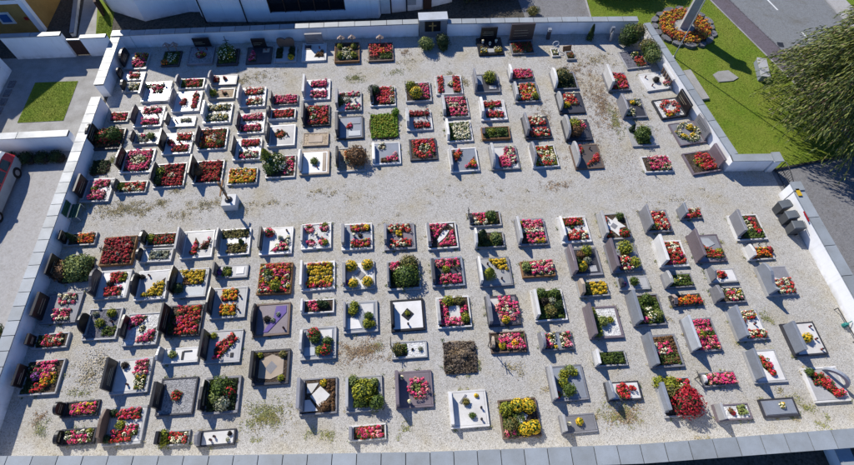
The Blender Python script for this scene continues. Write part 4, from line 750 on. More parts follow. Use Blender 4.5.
    (8.73, 12.12, 1.55, 1.57, 'W', 0.0146, 'wh', 's:wh:.75:.55', 'wh', 'f:rg:.1,.03,.9,.32;f:rd:.3,.05,.6,.3;f:rw:.2,.66,.95,.95;f:rd:.3,.62,.6,.95;b:gn:.45,.42,.08;l:.8,.5', 'wide grave with deep red and cream beds on white, white slanted headstone', 'deep red and cream beds on white'),
    (10.88, 12.17, 1.57, 1.58, 'W', -0.0078, 'lg', 'r:lg:.85:.6', 'soil', 's:wh:.3,.05,.5,.25,.72,.05,.7,.3,.95,.55,.7,.6,.6,.95,.4,.7,.05,.5,.3,.4;s:gr:.5,.35,.65,.5,.5,.65,.35,.5;f:rg:.05,.05,.3,.3;b:gn:.8,.12,.16;b:rg:.2,.85,.14;b:rg:.82,.85,.18', 'wide grave with a white star slab with planted corners, pale grey upright headstone', 'a white star slab with planted corners'),
    (13.18, 12.32, 1.46, 1.34, 'W', -0.0014, 'gr', 'r:gr:.9:.75', 'soil', 'f:rw:.1,.03,.9,.95;f:rd:.1,.03,.7,.2;b:yg:.35,.8,.18;f:cr:.6,.5,.95,.95', 'wide grave with rose and cream bedding, large grey stone, grey upright headstone', 'rose and cream bedding, large grey stone'),
    (8.82, 10.24, 1.61, 1.55, 'W', 0.0029, 'gr', 's:mv:.95:.7', 'dk', 'b:yg:.65,.1,.22;b:yl:.35,.75,.2;b:dg:.25,.6,.2;b:gy:.6,.5,.15;b:br:.4,.25,.18;s:lg:.65,.7,.9,.95', 'wide grave with lime and grey cushions, mauve slanted stone, mauve slanted headstone', 'lime and grey cushions, mauve slanted stone'),
    (8.91, 8.77, 1.49, 0.83, 'W', -0.0057, 'lg', 'p:tn:.9:.65', 'soil', 'b:dg:.2,.4,.36;b:dg:.25,.75,.3;f:yl:.45,.06,.95,.94', 'narrow grave with bright yellow pansies and dark bushes, tan peaked headstone', 'bright yellow pansies and dark bushes'),
    (8.99, 7.05, 1.61, 1.57, 'W', -0.0043, 'mv', 'r:mv:.95:.7', 'pebw', 'b:yg:.15,.1,.16;b:gn:.18,.3,.16;b:sg:.45,.5,.22;b:gn:.2,.75,.17;b:yg:.22,.9,.15;b:yg:.75,.45,.12', 'wide grave with a row of shrubs on white gravel, mauve upright headstone', 'a row of shrubs on white gravel'),
    (10.98, 8.92, 1.55, 0.72, 'W', -0.0059, 'lg', 'b:dk:.6:.4', 'lg', 'b:gn:.5,.45,.4;b:pu:.12,.6,.25', 'narrow grave with a lone green cushion on grey, dark rough headstone', 'a lone green cushion on grey'),
    (11.17, 7.51, 1.58, 1.57, 'W', -0.0041, 'gr', 'r:gb:.95:.75', 'soil', 'b:gn:.6,.15,.2;f:gn:.05,.1,.95,.95;b:wh:.6,.5,.1;b:sg:.85,.7,.16;b:wg:.65,.75,.16;b:pk:.4,.85,.1', 'wide grave with green white planting, blue grey stone, slate upright headstone', 'green white planting, blue grey stone'),
    (10.86, 10.30, 1.62, 1.61, 'W', 0.0030, 'gr', 'r:mv:.95:.75', 'gb', 'b:yg:.6,.2,.28;b:pk:.3,.5,.08;b:rw:.5,.65,.18;b:yg:.8,.75,.2;f:pw:.3,.6,.7,.95', 'wide grave with lime sedum cushions and blush flowers, mauve upright headstone', 'lime sedum cushions and blush flowers'),
    (11.37, 5.51, 1.57, 1.51, 'W', -0.0063, 'gr', 'r:gb:.95:.65', 'soil', 'f:br:.05,.04,.95,.96;f:pw:.25,.25,.7,.6;b:wh:.7,.5,.08;b:dg:.3,.75,.15;f:gn:.3,.6,.95,.95', 'wide grave with faded brown and blush heather, slate upright headstone', 'faded brown and blush heather'),
    (13.47, 4.10, 1.55, 0.63, 'W', -0.0039, 'gr', 'b:wh:.5:.25', 'soil', 'f:pk:.1,.02,1.0,.98;f:pk:.2,.1,.95,.9;b:pk:.75,.4,.4', 'narrow grave with overflowing coral pink begonias, white rough headstone', 'overflowing coral pink begonias'),
    (11.36, 3.48, 1.62, 1.64, 'W', 0.0086, 'lg', 'r:gb:.7:.5', 'soil', 'b:yg:.05,.05,.2;b:yg:.35,.15,.26;b:ol:.3,.35,.24;f:wh:.4,.2,.75,.6;f:rd:.65,.0,.95,.6;b:cf:.68,.75,.42;b:cf:.85,.5,.26', 'wide grave with a huge deep red shrub, slate upright headstone', 'a huge deep red shrub'),
    (13.32, 10.39, 1.52, 1.51, 'W', -0.0149, 'wh', 'r:wh:.95:.75', 'soil', 'f:rw:.15,.03,.9,.5;f:rd:.15,.4,.97,.97;b:pu:.08,.75,.14', 'wide grave with red bedding and a stark white stone, white upright headstone', 'red bedding and a stark white stone'),
    (13.21, 8.89, 1.51, 0.75, 'W', 0.0022, 'gr', 's:lg:.9:.65', 'soil', 'f:gn:.1,.05,.95,.95;b:sg:.35,.6,.25;b:wg:.55,.4,.22;b:or:.25,.12,.2', 'narrow grave with sage plants and a peach tuft, pale grey slanted headstone', 'sage plants and a peach tuft'),
    (13.28, 7.86, 1.52, 0.59, 'W', 0.0074, 'dk', 'y:wd:.2:.5', 'soil', 'f:or:.15,.05,.95,.95', 'narrow grave with a box of orange blooms', 'a box of orange blooms'),
    (15.46, 8.99, 1.47, 0.76, 'W', -0.0060, 'lg', 'p:gr:.9:.65', 'wh', 'o:rd:.5,.45,.36,0;b:rd:.5,.4,.22', 'narrow grave with a red heart on white, grey peaked headstone', 'a red heart on white'),
    (15.40, 7.97, 1.58, 0.81, 'W', -0.0087, 'gr', 's:gr:.85:.6', 'soil', 'p:pw:.2,.2,.6,.05,.95,.9,.6,.95;f:wg:.5,.1,.95,.9;f:rd:.5,.4,.8,.7;b:yg:.15,.6,.16', 'narrow grave with blush and red stripes, grey wedge stone, grey slanted headstone', 'blush and red stripes, grey wedge stone'),
    (13.39, 6.12, 1.52, 1.58, 'W', 0.0095, 'gr', 'r:pg:.95:.7', 'soil', 'f:pk:.25,.02,.9,.4;b:yg:.5,.5,.16;f:pk:.3,.6,.97,.97;f:gn:.6,.4,.95,.6;f:pk:.2,.4,.4,.6', 'wide grave with vivid pink beds and a pale blue stone, pale blue upright headstone', 'vivid pink beds and a pale blue stone'),
    (13.53, 2.69, 1.57, 0.67, 'W', -0.0082, 'mv', 'r:lg:.95:.55', 'pebw', 'b:br:.45,.4,.22;b:cr:.5,.6,.16;f:sg:.7,.1,.9,.7', 'narrow grave with brown tufts on white gravel, pale grey upright headstone', 'brown tufts on white gravel'),
    (15.14, 12.65, 1.25, 0.64, 'W', -0.0098, 'gr', 'r:gb:.95:.65', 'soil', 'f:rw:.2,.05,.97,.45;f:rd:.2,.55,.97,.95', 'narrow grave with tiny red rows, slate stone by the lane, slate upright headstone', 'tiny red rows, slate stone by the lane'),
    (15.29, 10.56, 1.63, 1.57, 'W', -0.0020, 'mv', 'r:mv:.95:.75', 'gr', 's:pg:.2,.05,.7,.1,.85,.35,.5,.5,.3,.3;p:rg:.2,.4,.85,.65,.95,.95,.35,.9;b:or:.3,.45,.1;b:yg:.85,.7,.14;o:rd:.75,.8,.14,0', 'wide grave with a red arc over mauve granite, mauve upright headstone', 'a red arc over mauve granite'),
    (15.73, 6.45, 1.55, 1.52, 'W', 0.0062, 'lg', 'r:gb:.95:.75', 'wh', 'f:rw:.3,.04,.85,.28;f:wg:.5,.05,.85,.2;f:rw:.35,.74,.95,.96;b:rg:.35,.42,.1;l:.75,.5', 'wide grave with coral cream strips on white, slate stone, slate upright headstone', 'coral cream strips on white, slate stone'),
    (15.77, 4.51, 1.52, 1.49, 'W', -0.0125, 'lg', 'r:gb:.85:.65', 'wh', 'p:rd:.4,.1,.75,.45,.65,.85,.4,.55;b:gn:.5,.5,.1;b:rd:.65,.75,.1', 'wide grave with a red lozenge on white, slate upright headstone', 'a red lozenge on white'),
    (15.63, 2.73, 1.57, 0.77, 'W', -0.0056, 'dk', 'n', 'gr', 's:gb:.02,.05,.98,.95;b:wg:.6,.4,.2;o:yl:.6,.4,.14,0', 'narrow grave with a bare dark slab and flower bowl', 'a bare dark slab and flower bowl'),
    (17.86, 11.63, 1.64, 1.54, 'W', -0.0052, 'wh', 'r:gr:.8:.75', 'soil', 'p:rd:.55,.05,.75,.05,.95,.75,.7,.85,.75,.5;f:gn:.2,.02,.6,.3;f:gn:.3,.6,.95,.97;o:wh:.55,.45,.2,0', 'wide grave with a red sickle of begonias, grey upright headstone', 'a red sickle of begonias'),
    (17.86, 10.09, 1.45, 0.73, 'W', 0.0105, 'wh', 's:wh:.9:.55', 'soil', 'f:or:.1,.05,.9,.95;b:cr:.95,.3,.3', 'narrow grave with orange marigolds and iron hoop, white slanted headstone', 'orange marigolds and iron hoop'),
    (18.07, 8.54, 1.60, 1.56, 'W', -0.0019, 'lg', 'w:gb:.95:.8', 'gr', 's:wh:.15,.1,.5,.4,.75,.5,.9,.9,.4,.9,.3,.5;f:rw:.4,.5,.95,.95;b:rd:.3,.2,.12', 'wide grave with white slab with red roses, tall slate wave stone, slate wavy headstone', 'white slab with red roses, tall slate wave stone'),
    (18.10, 5.60, 1.61, 1.56, 'W', 0.0112, 'dk', 'r:gb:.85:.7', 'wh', 'b:yl:.55,.5,.15;l:.85,.12;l:.85,.55;l:.88,.9', 'wide grave with one golden bush on white, black kerb, slate upright headstone', 'one golden bush on white, black kerb'),
    (18.12, 3.53, 1.59, 1.51, 'W', -0.0104, 'wh', 'n', 'lg', 'p:rd:.2,.15,.5,.15,.95,.85,.6,.9,.3,.5;f:rg:.15,.2,.5,.5;b:gn:.1,.08,.15;b:rd:.75,.8,.13', 'wide grave with scarlet sweep under a stone arch', 'scarlet sweep under a stone arch'),
]
KH = 0.13
def profile(shape, w, h):
    a = w / 2
    if shape == 'a': return [(-a, 0), (a, 0)] + [(a * math.cos(t * math.pi / 10), h * 0.62 + h * 0.38 * math.sin(t * math.pi / 10)) for t in range(11)]
    if shape == 's': return [(-a, 0), (a, 0), (a, h * 0.78), (a * 0.5, h * 0.9), (-a * 0.35, h), (-a, h * 0.93)]
    if shape == 'p': return [(-a, 0), (a, 0), (a * 0.96, h * 0.72), (0, h), (-a * 0.96, h * 0.72)]
    if shape == 'w': return [(-a, 0), (a, 0), (a, h * 0.7)] + [(a - 2 * a * t / 8, h * (0.84 + 0.16 * math.sin(t / 8 * 2 * math.pi - 0.6))) for t in range(1, 8)] + [(-a, h * 0.9)]
    if shape == 'l': return [(-a * 0.9, 0), (a * 0.9, 0), (a, h * 0.55)] + [(a * 0.5 + a * 0.5 * math.cos(t * math.pi / 6), h * 0.72 + h * 0.28 * math.sin(t * math.pi / 6)) for t in range(1, 6)] + [(0, h * 0.8)] + [(-a * 0.5 + a * 0.5 * math.cos(t * math.pi / 6), h * 0.72 + h * 0.28 * math.sin(t * math.pi / 6)) for t in range(1, 6)] + [(-a, h * 0.55)]
    if shape == 'b':
        out = [(-a, 0), (a, 0)]
        for t in range(9):
            k = random.uniform(0.86, 1.08); out.append((a * k * math.cos(t * math.pi / 8) * 0.98, h * (0.45 + 0.52 * k * math.sin(t * math.pi / 8))))
        return out
    return [(-a, 0), (a, 0), (a, h), (-a, h)]

def roofed_cross(root, x, y, h, wood='wood_grey'):
    c = MB().box(x - 0.03, y - 0.035, 0.05, x + 0.03, y + 0.035, h).box(x - 0.026, y - 0.19, h * 0.66, x + 0.026, y + 0.19, h * 0.66 + 0.06).build('headstone', wood, root)
    r = MB()
    for s in (-1, 1):
        r.add([(x - 0.09, y, h + 0.03), (x + 0.09, y, h + 0.03), (x + 0.09, y + s * 0.24, h - 0.16), (x - 0.09, y + s * 0.24, h - 0.16),
               (x - 0.09, y, h + 0.055), (x + 0.09, y, h + 0.055), (x + 0.09, y + s * 0.25, h - 0.14), (x - 0.09, y + s * 0.25, h - 0.14)],
              [(3, 2, 1, 0), (4, 5, 6, 7), (0, 1, 5, 4), (1, 2, 6, 5), (2, 3, 7, 6), (3, 0, 4, 7)])
    r.build('cross_roof', wood, c)
    return c

def inscription(st, x, w, z0, z1, mat):
    m = MB(); z = z1
    rows = 2 if z1 - z0 < 0.3 else 3
    for k in range(rows):
        zz = z1 - (k + 0.5) * (z1 - z0) / rows; y = -w * 0.36
        end = w * random.uniform(0.1, 0.34)
        while y < end:
            d = random.uniform(0.02, 0.035); m.box(x, y, zz - 0.016, x + 0.004, y + d * 0.7, zz + 0.016); y += d
    m.build('inscription', mat, st)['kind'] = 'stuff'

lantern_proto = []
def lantern(x, y, z, label, group):
    r = empty('grave_lantern', (x, y, z), random.uniform(0, 1), label, 'lantern', group)
    if not lantern_proto:
        a = MB().lathe([(0.045, 0), (0.05, 0.02), (0.038, 0.03), (0.038, 0.035)], 0, 0, 8).build('lantern_base', 'metal_dark', r)
        g = MB().lathe([(0.036, 0.036), (0.04, 0.09), (0.036, 0.13)], 0, 0, 8).build('lantern_glass', 'lamp_red', r)
        c = MB().lathe([(0.052, 0.131), (0.045, 0.15), (0.018, 0.19), (0.004, 0.215)], 0, 0, 8).build('lantern_lid', 'metal_dark', r)
        lantern_proto.extend([a, g, c])
    else:
        for p in lantern_proto: link(p.copy(), r)

def vase(x, y, z, label, group):
    r = empty('flower_vase', (x, y, z), 0, label, 'vase', group)
    MB().lathe([(0.04, 0), (0.07, 0.06), (0.06, 0.14), (0.075, 0.17), (0.06, 0.17), (0.05, 0.1)], 0, 0, 10).build('vase_body', 'stone_wh', r)
    L = Leaves(); ball(L, 'wh', np.array([0, 0, 0.2]), 0.07, 0.8); L.build('bouquet', r)

def make_grave(X, Y, L, W, ori, rz, kerb, stone, fill, design, label, short):
    root = empty('grave', (X, Y, 0), rz, label, 'grave', 'graves with planted beds in the graveyard')
    fl = -1 if ori == 'W' else 1
    hx, hy = L / 2, W / 2
    kt = random.choice((0.075, 0.09, 0.11)) if W > 1.2 else 0.07
    kh = KH * random.uniform(0.85, 1.2)
    if kerb == 'wd': kh = 0.2; kt = 0.06
    MX = Matrix.Translation((X, Y, 0)) @ Matrix.Rotation(rz, 4, 'Z')
    def lp(u, v): return (-hx + u * L, fl * (-hy + v * W))
    def inn(u, v):
        a = kt + 0.01
        return (-hx + a + u * (L - 2 * a), fl * (-(hy - a) + v * (W - 2 * a)))
    if kerb != 'no':
        km = 'stone_' + kerb
        for s in (-1, 1):
            kb = MB().box(-hx, s * hy - (kt if s > 0 else 0), -0.04, hx, s * hy + (kt if s < 0 else 0), kh, 0, 0.006).build('kerb', km, root)
            kb.rotation_euler = (0, random.uniform(-0.008, 0.008), random.uniform(-0.006, 0.006)); kb.location.z = random.uniform(-0.012, 0.008)
        MB().box(hx - kt, -hy + kt + 0.003, -0.02, hx, hy - kt - 0.003, kh - 0.003, 0, 0.006).build('kerb', km, root)
        MB().box(-hx, -hy + kt + 0.003, -0.02, -hx + kt, hy - kt - 0.003, kh - 0.003, 0, 0.006).build('kerb', km, root)
    top = kh - 0.035
    a = kt + 0.002 if kerb != 'no' else 0.0
    if fill in ('soil',) or fill.startswith('peb') or fill in ('tan', 'dry'):
        m = 'soil' if fill == 'soil' else ('fill_' + fill)
        if kerb == 'no':
            pts = []
            for i in range(24):
                t = 2 * math.pi * i / 24; k = 0.97 + 0.06 * math.sin(3 * t + X) + random.uniform(-0.04, 0.04)
                c, s_ = math.cos(t), math.sin(t); q = (abs(c) ** 4 + abs(s_) ** 4) ** -0.25
                pts.append((hx * k * c * q, hy * k * s_ * q))
            MB().prism(pts, -0.02, 0.06, 0, 0.12).build('bed', m, root); top = 0.06
        else:
            MB().box(-hx + a, -hy + a, -0.02, hx - a, hy - a, top).build('bed', m, root)
    else:
        top = kh - 0.012
        MB().box(-hx + a, -hy + a, -0.02, hx - a, hy - a, top, 0, 0.004).build('cover_slab', 'stone_' + fill, root)
    # headstone
    sh = stone.split(':')
    if sh[0] != 'n':
        kind, scol, wf, sth = sh[0], sh[1], float(sh[2]), float(sh[3])
        if ori == 'W' and kind in 'raspwlb': sth *= 1.15
        if ori == 'N' and kind in 'rasl': sth *= 1.28
        sw = W * wf
        if kind in ('x', 'xx', 'y', 'yy'):
            ys = [0] if len(kind) == 1 else [-W * 0.22, W * 0.22]
            for yy in ys: roofed_cross(root, -hx + 0.06, yy, sth + random.uniform(-0.03, 0.03))
        elif kind == 'i':
            c = MB().bar((-hx + 0.08, 0, 0.0), (-hx + 0.08, 0, sth), 0.018).bar((-hx + 0.08, -0.2, sth * 0.72), (-hx + 0.08, 0.2, sth * 0.72), 0.016)
            for s in (-1, 1):
                c.bar((-hx + 0.08, s * 0.1, sth * 0.72), (-hx + 0.08, 0, sth * 0.72 + 0.12), 0.01).bar((-hx + 0.08, s * 0.1, sth * 0.72), (-hx + 0.08, 0, sth * 0.72 - 0.14), 0.01)
            c.build('headstone', 'metal_dark', root)
        elif kind == 'g':
            st = MB().box(-hx + 0.03, -sw / 2, 0, -hx + 0.19, sw / 2, 0.18).box(-hx + 0.03, -sw / 2, sth - 0.12, -hx + 0.19, sw / 2, sth).build('headstone', 'stone_' + scol, root)
            for k in range(5):
                y = -sw / 2 + (k + 0.5) * sw / 5
                MB().box(-hx + 0.05, y - 0.05, 0.181, -hx + 0.16, y + 0.05, sth - 0.121).build('stone_panel', 'stone_br', st)
        else:
            th = random.uniform(0.10, 0.16)
            off = random.uniform(-0.5, 0.5) * (W - sw) * 0.25
            z0 = kh + 0.002
            prof = [(y + off, z) for y, z in profile(kind, sw, sth - z0)]
            pl = MB().box(-hx + 0.005, off - sw / 2 - 0.04, 0.0, -hx + th + 0.07, off + sw / 2 + 0.04, z0 + 0.05, 0, 0.008)
            st = MB().wall_profile([(y, z + z0 + 0.051) for y, z in prof], -hx + 0.03, -hx + 0.03 + th).build('headstone', 'stone_' + scol, root)
            pl.build('stone_base', 'stone_' + (kerb if kerb not in ('no', 'wd') else 'gr'), root)
            if scol in ('bk', 'dk', 'db', 'gr') and kind != 'b' and sth > 0.45:
                inscription(st, -hx + 0.03 + th + 0.001, sw, z0 + 0.15 + (sth - z0) * 0.12, z0 + (sth - z0) * 0.75, 'ink' if scol != 'gr' else 'joint')
    # planting, inset slabs and grave goods
    nslab = 0
    def to_world(p, z): w = MX @ Vector((p[0], p[1], z)); return w
    for tok in [t for t in design.split(';') if t]:
        k, rest = tok.split(':', 1)
        if k in 'lv':
            u, v = map(float, rest.split(','))
            p = to_world(inn(u, v), top + 0.001)
            if k == 'l': lantern(p.x, p.y, p.z + 0.002, 'small dark lantern on the grave with ' + short, 'lanterns standing on graves')
            else: vase(p.x, p.y, p.z + 0.002, 'small white vase on the grave with ' + short, 'vases standing on graves')
            continue
        code, nums = rest.split(':'); q = list(map(float, nums.split(',')))
        m_ = min(L, W) - 2 * kt
        if k in 'fps':
            pts = [(q[0], q[1]), (q[2], q[1]), (q[2], q[3]), (q[0], q[3])] if len(q) == 4 else list(zip(q[0::2], q[1::2]))
            if k == 'f':                                    # bedding grows right up to its edges
                e = 0.035
                pts = [(q[0] - e, q[1] - e), (q[2] + e, q[1] - e), (q[2] + e, q[3] + e), (q[0] - e, q[3] + e)]
                pts = [(min(1.0, max(0.0, u)), min(1.0, max(0.0, v))) for u, v in pts]
            poly = [inn(u, v) for u, v in pts]
            if k == 's':
                nslab += 1
                MB().prism(poly, top - 0.01, top + 0.022 + 0.004 * nslab, 0, 0.01).build('inset_slab', 'stone_' + code, root)
            else:
                tag(plant_patch(code, poly, top).build('bedding_plants', root), kind='stuff')
        elif k == 'o':
            ro, ri = q[2] * m_, q[3] * m_; c = inn(q[0], q[1])
            n = 20
            poly = [(c[0] + ro * math.cos(2 * math.pi * i / n), c[1] + ro * math.sin(2 * math.pi * i / n)) for i in range(n)]
            if ri > 0:
                poly = poly + [poly[0]] + [(c[0] + ri * math.cos(2 * math.pi * i / n), c[1] + ri * math.sin(2 * math.pi * i / n)) for i in range(0, -n - 1, -1)]
                Lv = plant_patch(code, poly, top)
                Lv.V[-1] = Lv.V[-1][:0]; Lv.F[-1] = Lv.F[-1][:0]; Lv.M[-1] = Lv.M[-1][:0]
                tag(Lv.build('bedding_plants', root), kind='stuff')
            else:
                tag(plant_patch(code, poly, top, 0.17, min(0.16, max(0.1, ro * 0.9))).build('bedding_plants', root), kind='stuff')
        elif k in 'bc':
            c = inn(q[0], q[1]); r = q[2] * m_ if k == 'b' else q[2] * m_
            Lv = Leaves(); c3 = np.array([c[0], c[1], top])
            if k == 'b':
                sq = random.uniform(0.75, 0.95) if r < 0.45 else 0.75
                local = np.array([0, 0, 0.5 * r * sq])
            if r < 0.17 and k == 'b':
                ball(Lv, code, c3 + local, r, sq); Lv.build('flower_tuft', root)
            else:
                p = to_world(c, top)
                nm = 'shrub' if k == 'b' else 'conifer'
                lab = (COLOUR[code] + (' rounded shrub' if k == 'b' else ' conifer') + ' on the grave with ' + short)
                if k == 'b': ball(Lv, code, local, r, sq)
                else: cone(Lv, code, np.array([0, 0, 0.0]), r, q[3])
                rt = empty(nm, (p.x, p.y, p.z), 0, lab, nm, 'shrubs growing on graves' if k == 'b' else 'conifers growing on graves')
                Lv.build('foliage', rt)
                MB().bar((0, 0, -0.03), (0.01, 0.01, max(0.08, r * 0.5)), 0.02, r2=0.012).build('stem', 'wood_dark', rt)
    return root

EDGE = []
for g_ in GRAVES:
    make_grave(*g_)
    for _k in range(random.randint(3, 9)):
        s_ = random.choice((-1, 1)); L_, W_ = g_[2] / 2, g_[3] / 2
        e_ = (random.uniform(-L_, L_), s_ * (W_ + 0.04)) if random.random() < 0.6 else (s_ * (L_ + 0.04), random.uniform(-W_, W_))
        c_, n_ = math.cos(g_[5]), math.sin(g_[5])
        EDGE.append((g_[0] + e_[0] * c_ - e_[1] * n_, g_[1] + e_[0] * n_ + e_[1] * c_))

# ------------------------------------------------------------------ crucifix on white plinth, iron cross posts, rack
cx_ = empty('wayside_crucifix', (-9.22, 14.95, 0), 0, 'tall wooden crucifix on a white cube plinth in the gravel lane', 'crucifix')
MB().box(-0.37, -0.36, -0.02, 0.37, 0.36, 0.52, 0, 0.01).build('plinth', 'plinth_white', cx_)
MB().lathe([(0.2, 0.521), (0.2, 0.56), (0.14, 0.6), (0.1, 0.64)], 0, 0, 12).build('post_socket', 'stone_dk', cx_)
c_ = MB().box(-0.035, -0.045, 0.6, 0.035, 0.045, 2.05).box(-0.032, -0.5, 1.56, 0.032, 0.5, 1.63).build('cross', 'stone_wd', cx_)
f_ = MB().lathe([(0.02, 1.0), (0.035, 1.2), (0.05, 1.42), (0.03, 1.5), (0.02, 1.53), (0.04, 1.6), (0.015, 1.66)], 0.08, 0, 8)
for s in (-1, 1): f_.bar((0.1, s * 0.05, 1.46), (0.08, s * 0.42, 1.56), 0.028, r2=0.02)
f_.build('figure', 'stone_tn', c_, smooth=True)

p_ = empty('stone_post', (10.35, 27.05, 0), 0, 'slim dark stone post with a lantern head by the back wall', 'post')
MB().box(-0.11, -0.1, -0.02, 0.11, 0.1, 0.62, 0, 0.01).build('post_body', 'stone_dk', p_)
MB().box(-0.13, -0.12, 0.63, 0.13, 0.12, 0.78, 0, 0.02).build('post_head', 'stone_gb', p_)
p_ = empty('stone_figure', (14.5, 26.55, 0), 0, 'slender grey figure on a stele against the back wall', 'statue')
MB().box(-0.12, 0.1, -0.02, 0.12, 0.28, 0.95, 0, 0.015).build('stele', 'stone_gb', p_)
MB().lathe([(0.12, 0), (0.1, 0.25), (0.075, 0.45), (0.1, 0.6), (0.035, 0.68), (0.055, 0.75), (0.02, 0.82)], 0, 0, 9).build('figure', 'stone_lg', p_, smooth=True)
b_ = empty('leaning_board', (11.4, 25.75, 0), 0.15, 'small wooden board leaning over the tiny red flowered grave', 'board')
MB().add([(-0.3, 0, 0), (0.3, 0, 0), (0.3, 0.14, 0.3), (-0.3, 0.14, 0.3), (-0.3, 0.03, 0), (0.3, 0.03, 0), (0.3, 0.17, 0.3), (-0.3, 0.17, 0.3)], [(3, 2, 1, 0), (4, 5, 6, 7), (0, 1, 5, 4), (1, 2, 6, 5), (2, 3, 7, 6), (3, 0, 4, 7)]).build('board_panel', 'stone_wd', b_)
w_ = empty('wire_wreath_stand', (10.6, 26.0, 0), 0, 'white wire wreath stand behind the box sized grave', 'stand')
m_ = MB()
for i in range(12):
    a0, a1 = i * math.pi / 6, (i + 1) * math.pi / 6
    m_.bar((0.2 * math.cos(a0), 0, 0.42 + 0.2 * math.sin(a0)), (0.2 * math.cos(a1), 0, 0.42 + 0.2 * math.sin(a1)), 0.022)
m_.build('ring', 'paint_white', w_)
MB().bar((-0.12, 0, 0.0), (-0.1, 0, 0.28), 0.014).bar((0.12, 0, 0.0), (0.1, 0, 0.28), 0.014).build('stand_legs', 'paint_white', w_)

def iron_cross(x, y, h, label):
    r = empty('iron_cross', (x, y, 0), 0, label, 'grave cross', 'wrought iron crosses')
    MB().bar((0, 0, -0.02), (0, 0, h), 0.02).bar((0, -0.28, h * 0.74), (0, 0.28, h * 0.74), 0.017).build('cross_bars', 'metal_dark', r)
    m = MB()
    for s in (-1, 1):
        for i in range(6):
            a0, a1 = i * math.pi / 6, (i + 1) * math.pi / 6
            m.bar((0, s * (0.12 + 0.1 * math.cos(a0)), h * 0.5 + 0.12 * math.sin(a0)), (0, s * (0.12 + 0.1 * math.cos(a1)), h * 0.5 + 0.12 * math.sin(a1)), 0.011)
    m.bar((0, -0.1, h * 0.86), (0, 0.1, h * 0.86), 0.014)
    m.build('scrollwork', 'metal_dark', r)
iron_cross(3.45, 6.35, 1.35, 'thin iron cross by the white tablet among pink flowers')
iron_cross(3.3, 13.2, 1.0, 'thick dark iron cross beside the green cushion bed')
iron_cross(-0.98, 6.6, 0.9, 'low iron cross at the dry shrub bed with white cobbles')
iron_cross(12.45, 4.2, 0.55, 'tiny iron cross at the coral pink begonia bed')
iron_cross(0.5, 22.6, 1.0, 'thin dark post cross by yellow green mounds and pink flowers')
h_ = empty('iron_hoop', (17.9, 10.62, 0), 0, 'dark iron hoop rail behind the orange marigolds', 'hoop')
m_ = MB()
for k in range(3):
    y = 0.0
    for i in range(8):
        a0, a1 = i * math.pi / 8, (i + 1) * math.pi / 8
        m_.bar((-0.4 + 0.4 * k + 0.2 * math.cos(a0), y, 0.3 * math.sin(a0)), (-0.4 + 0.4 * k + 0.2 * math.cos(a1), y, 0.3 * math.sin(a1)), 0.016)
m_.build('hoop_rail', 'metal_dark', h_)
a_ = empty('stone_arch', (18.62, 3.75, 0), R(-52), 'curved grey stone arch over the scarlet planting', 'stone arch')
m_ = MB(); n_ = 14
for i in range(n_):
    a0, a1 = math.pi * i / n_, math.pi * (i + 1) / n_
    for r0, r1 in ((0.42, 0.56),):
        v = []
        for y in (-0.07, 0.07):
            for a in (a0, a1):
                for r in (r0, r1):
                    v.append((r * math.cos(a), y, 0.12 + r * 1.05 * math.sin(a)))
        m_.add(v, [(0, 1, 3, 2), (4, 6, 7, 5), (1, 5, 7, 3), (0, 2, 6, 4)])
m_.build('arch_ring', 'stone_gb', a_)

r_ = empty('garden_bench', (-17.18, 14.9, 0), R(0), 'small green bench with pale metal frame against the white wall', 'bench')
for k in range(3): MB().box(-0.22 + 0.15 * k, -0.42, 0.36, -0.1 + 0.15 * k, 0.42, 0.39).build('seat_slat', 'plastic_green', r_)
for k in range(3): MB().box(-0.28, -0.42, 0.46 + 0.13 * k, -0.25, 0.42, 0.56 + 0.13 * k).build('back_slat', 'plastic_green', r_)
for s in (-1, 1): MB().bar((0.2, s * 0.4, 0), (0.2, s * 0.4, 0.35), 0.02).bar((-0.25, s * 0.4, 0), (-0.29, s * 0.4, 0.85), 0.02).bar((0.2, s * 0.4, 0.35), (-0.26, s * 0.4, 0.35), 0.02).build('leg_frame', 'metal_pale', r_)

# ------------------------------------------------------------------ bins, gate, signs at the right entrance
def bin_(x, y, rz, label):
    r = empty('wheelie_bin', (x, y, 0), rz, label, 'bin', 'grey wheelie bins by the gate'); r.scale = (0.78, 0.78, 0.82)
    m = MB(); m.add([(-0.26, -0.24, 0.05), (0.26, -0.24, 0.05), (0.26, 0.24, 0.05), (-0.26, 0.24, 0.05), (-0.36, -0.29, 0.92), (0.36, -0.29, 0.92), (0.36, 0.29, 0.92), (-0.36, 0.29, 0.92)],
                    [(3, 2, 1, 0), (4, 5, 6, 7), (0, 1, 5, 4), (1, 2, 6, 5), (2, 3, 7, 6), (3, 0, 4, 7)]).build('bin_body', 'plastic_dark', r)
    MB().add([(-0.4, -0.31, 0.925), (0.38, -0.31, 0.925), (0.38, 0.31, 0.925), (-0.4, 0.31, 0.925), (-0.36, -0.27, 0.975), (0.3, -0.27, 1.03), (0.3, 0.27, 1.03), (-0.36, 0.27, 0.975)],
             [(3, 2, 1, 0), (4, 5, 6, 7), (0, 1, 5, 4), (1, 2, 6, 5), (2, 3, 7, 6), (3, 0, 4, 7)]).build('bin_lid', 'plastic_lid', r)
    MB().bar((0.42, -0.24, 0.95), (0.42, 0.24, 0.95), 0.02).build('handle', 'plastic_dark', r)
    for s in (-1, 1): MB().bar((0.3, s * 0.2, 0.1), (0.3, s * 0.27, 0.1), 0.1, n=12).build('wheel', 'rubber', r)
bin_(19.92, 12.52, R(8), 'grey wheelie bin closest to the iron gate')
bin_(19.98, 11.86, R(3), 'grey wheelie bin between two other bins')
bin_(20.05, 11.24, R(-4), 'grey wheelie bin farthest from the iron gate')

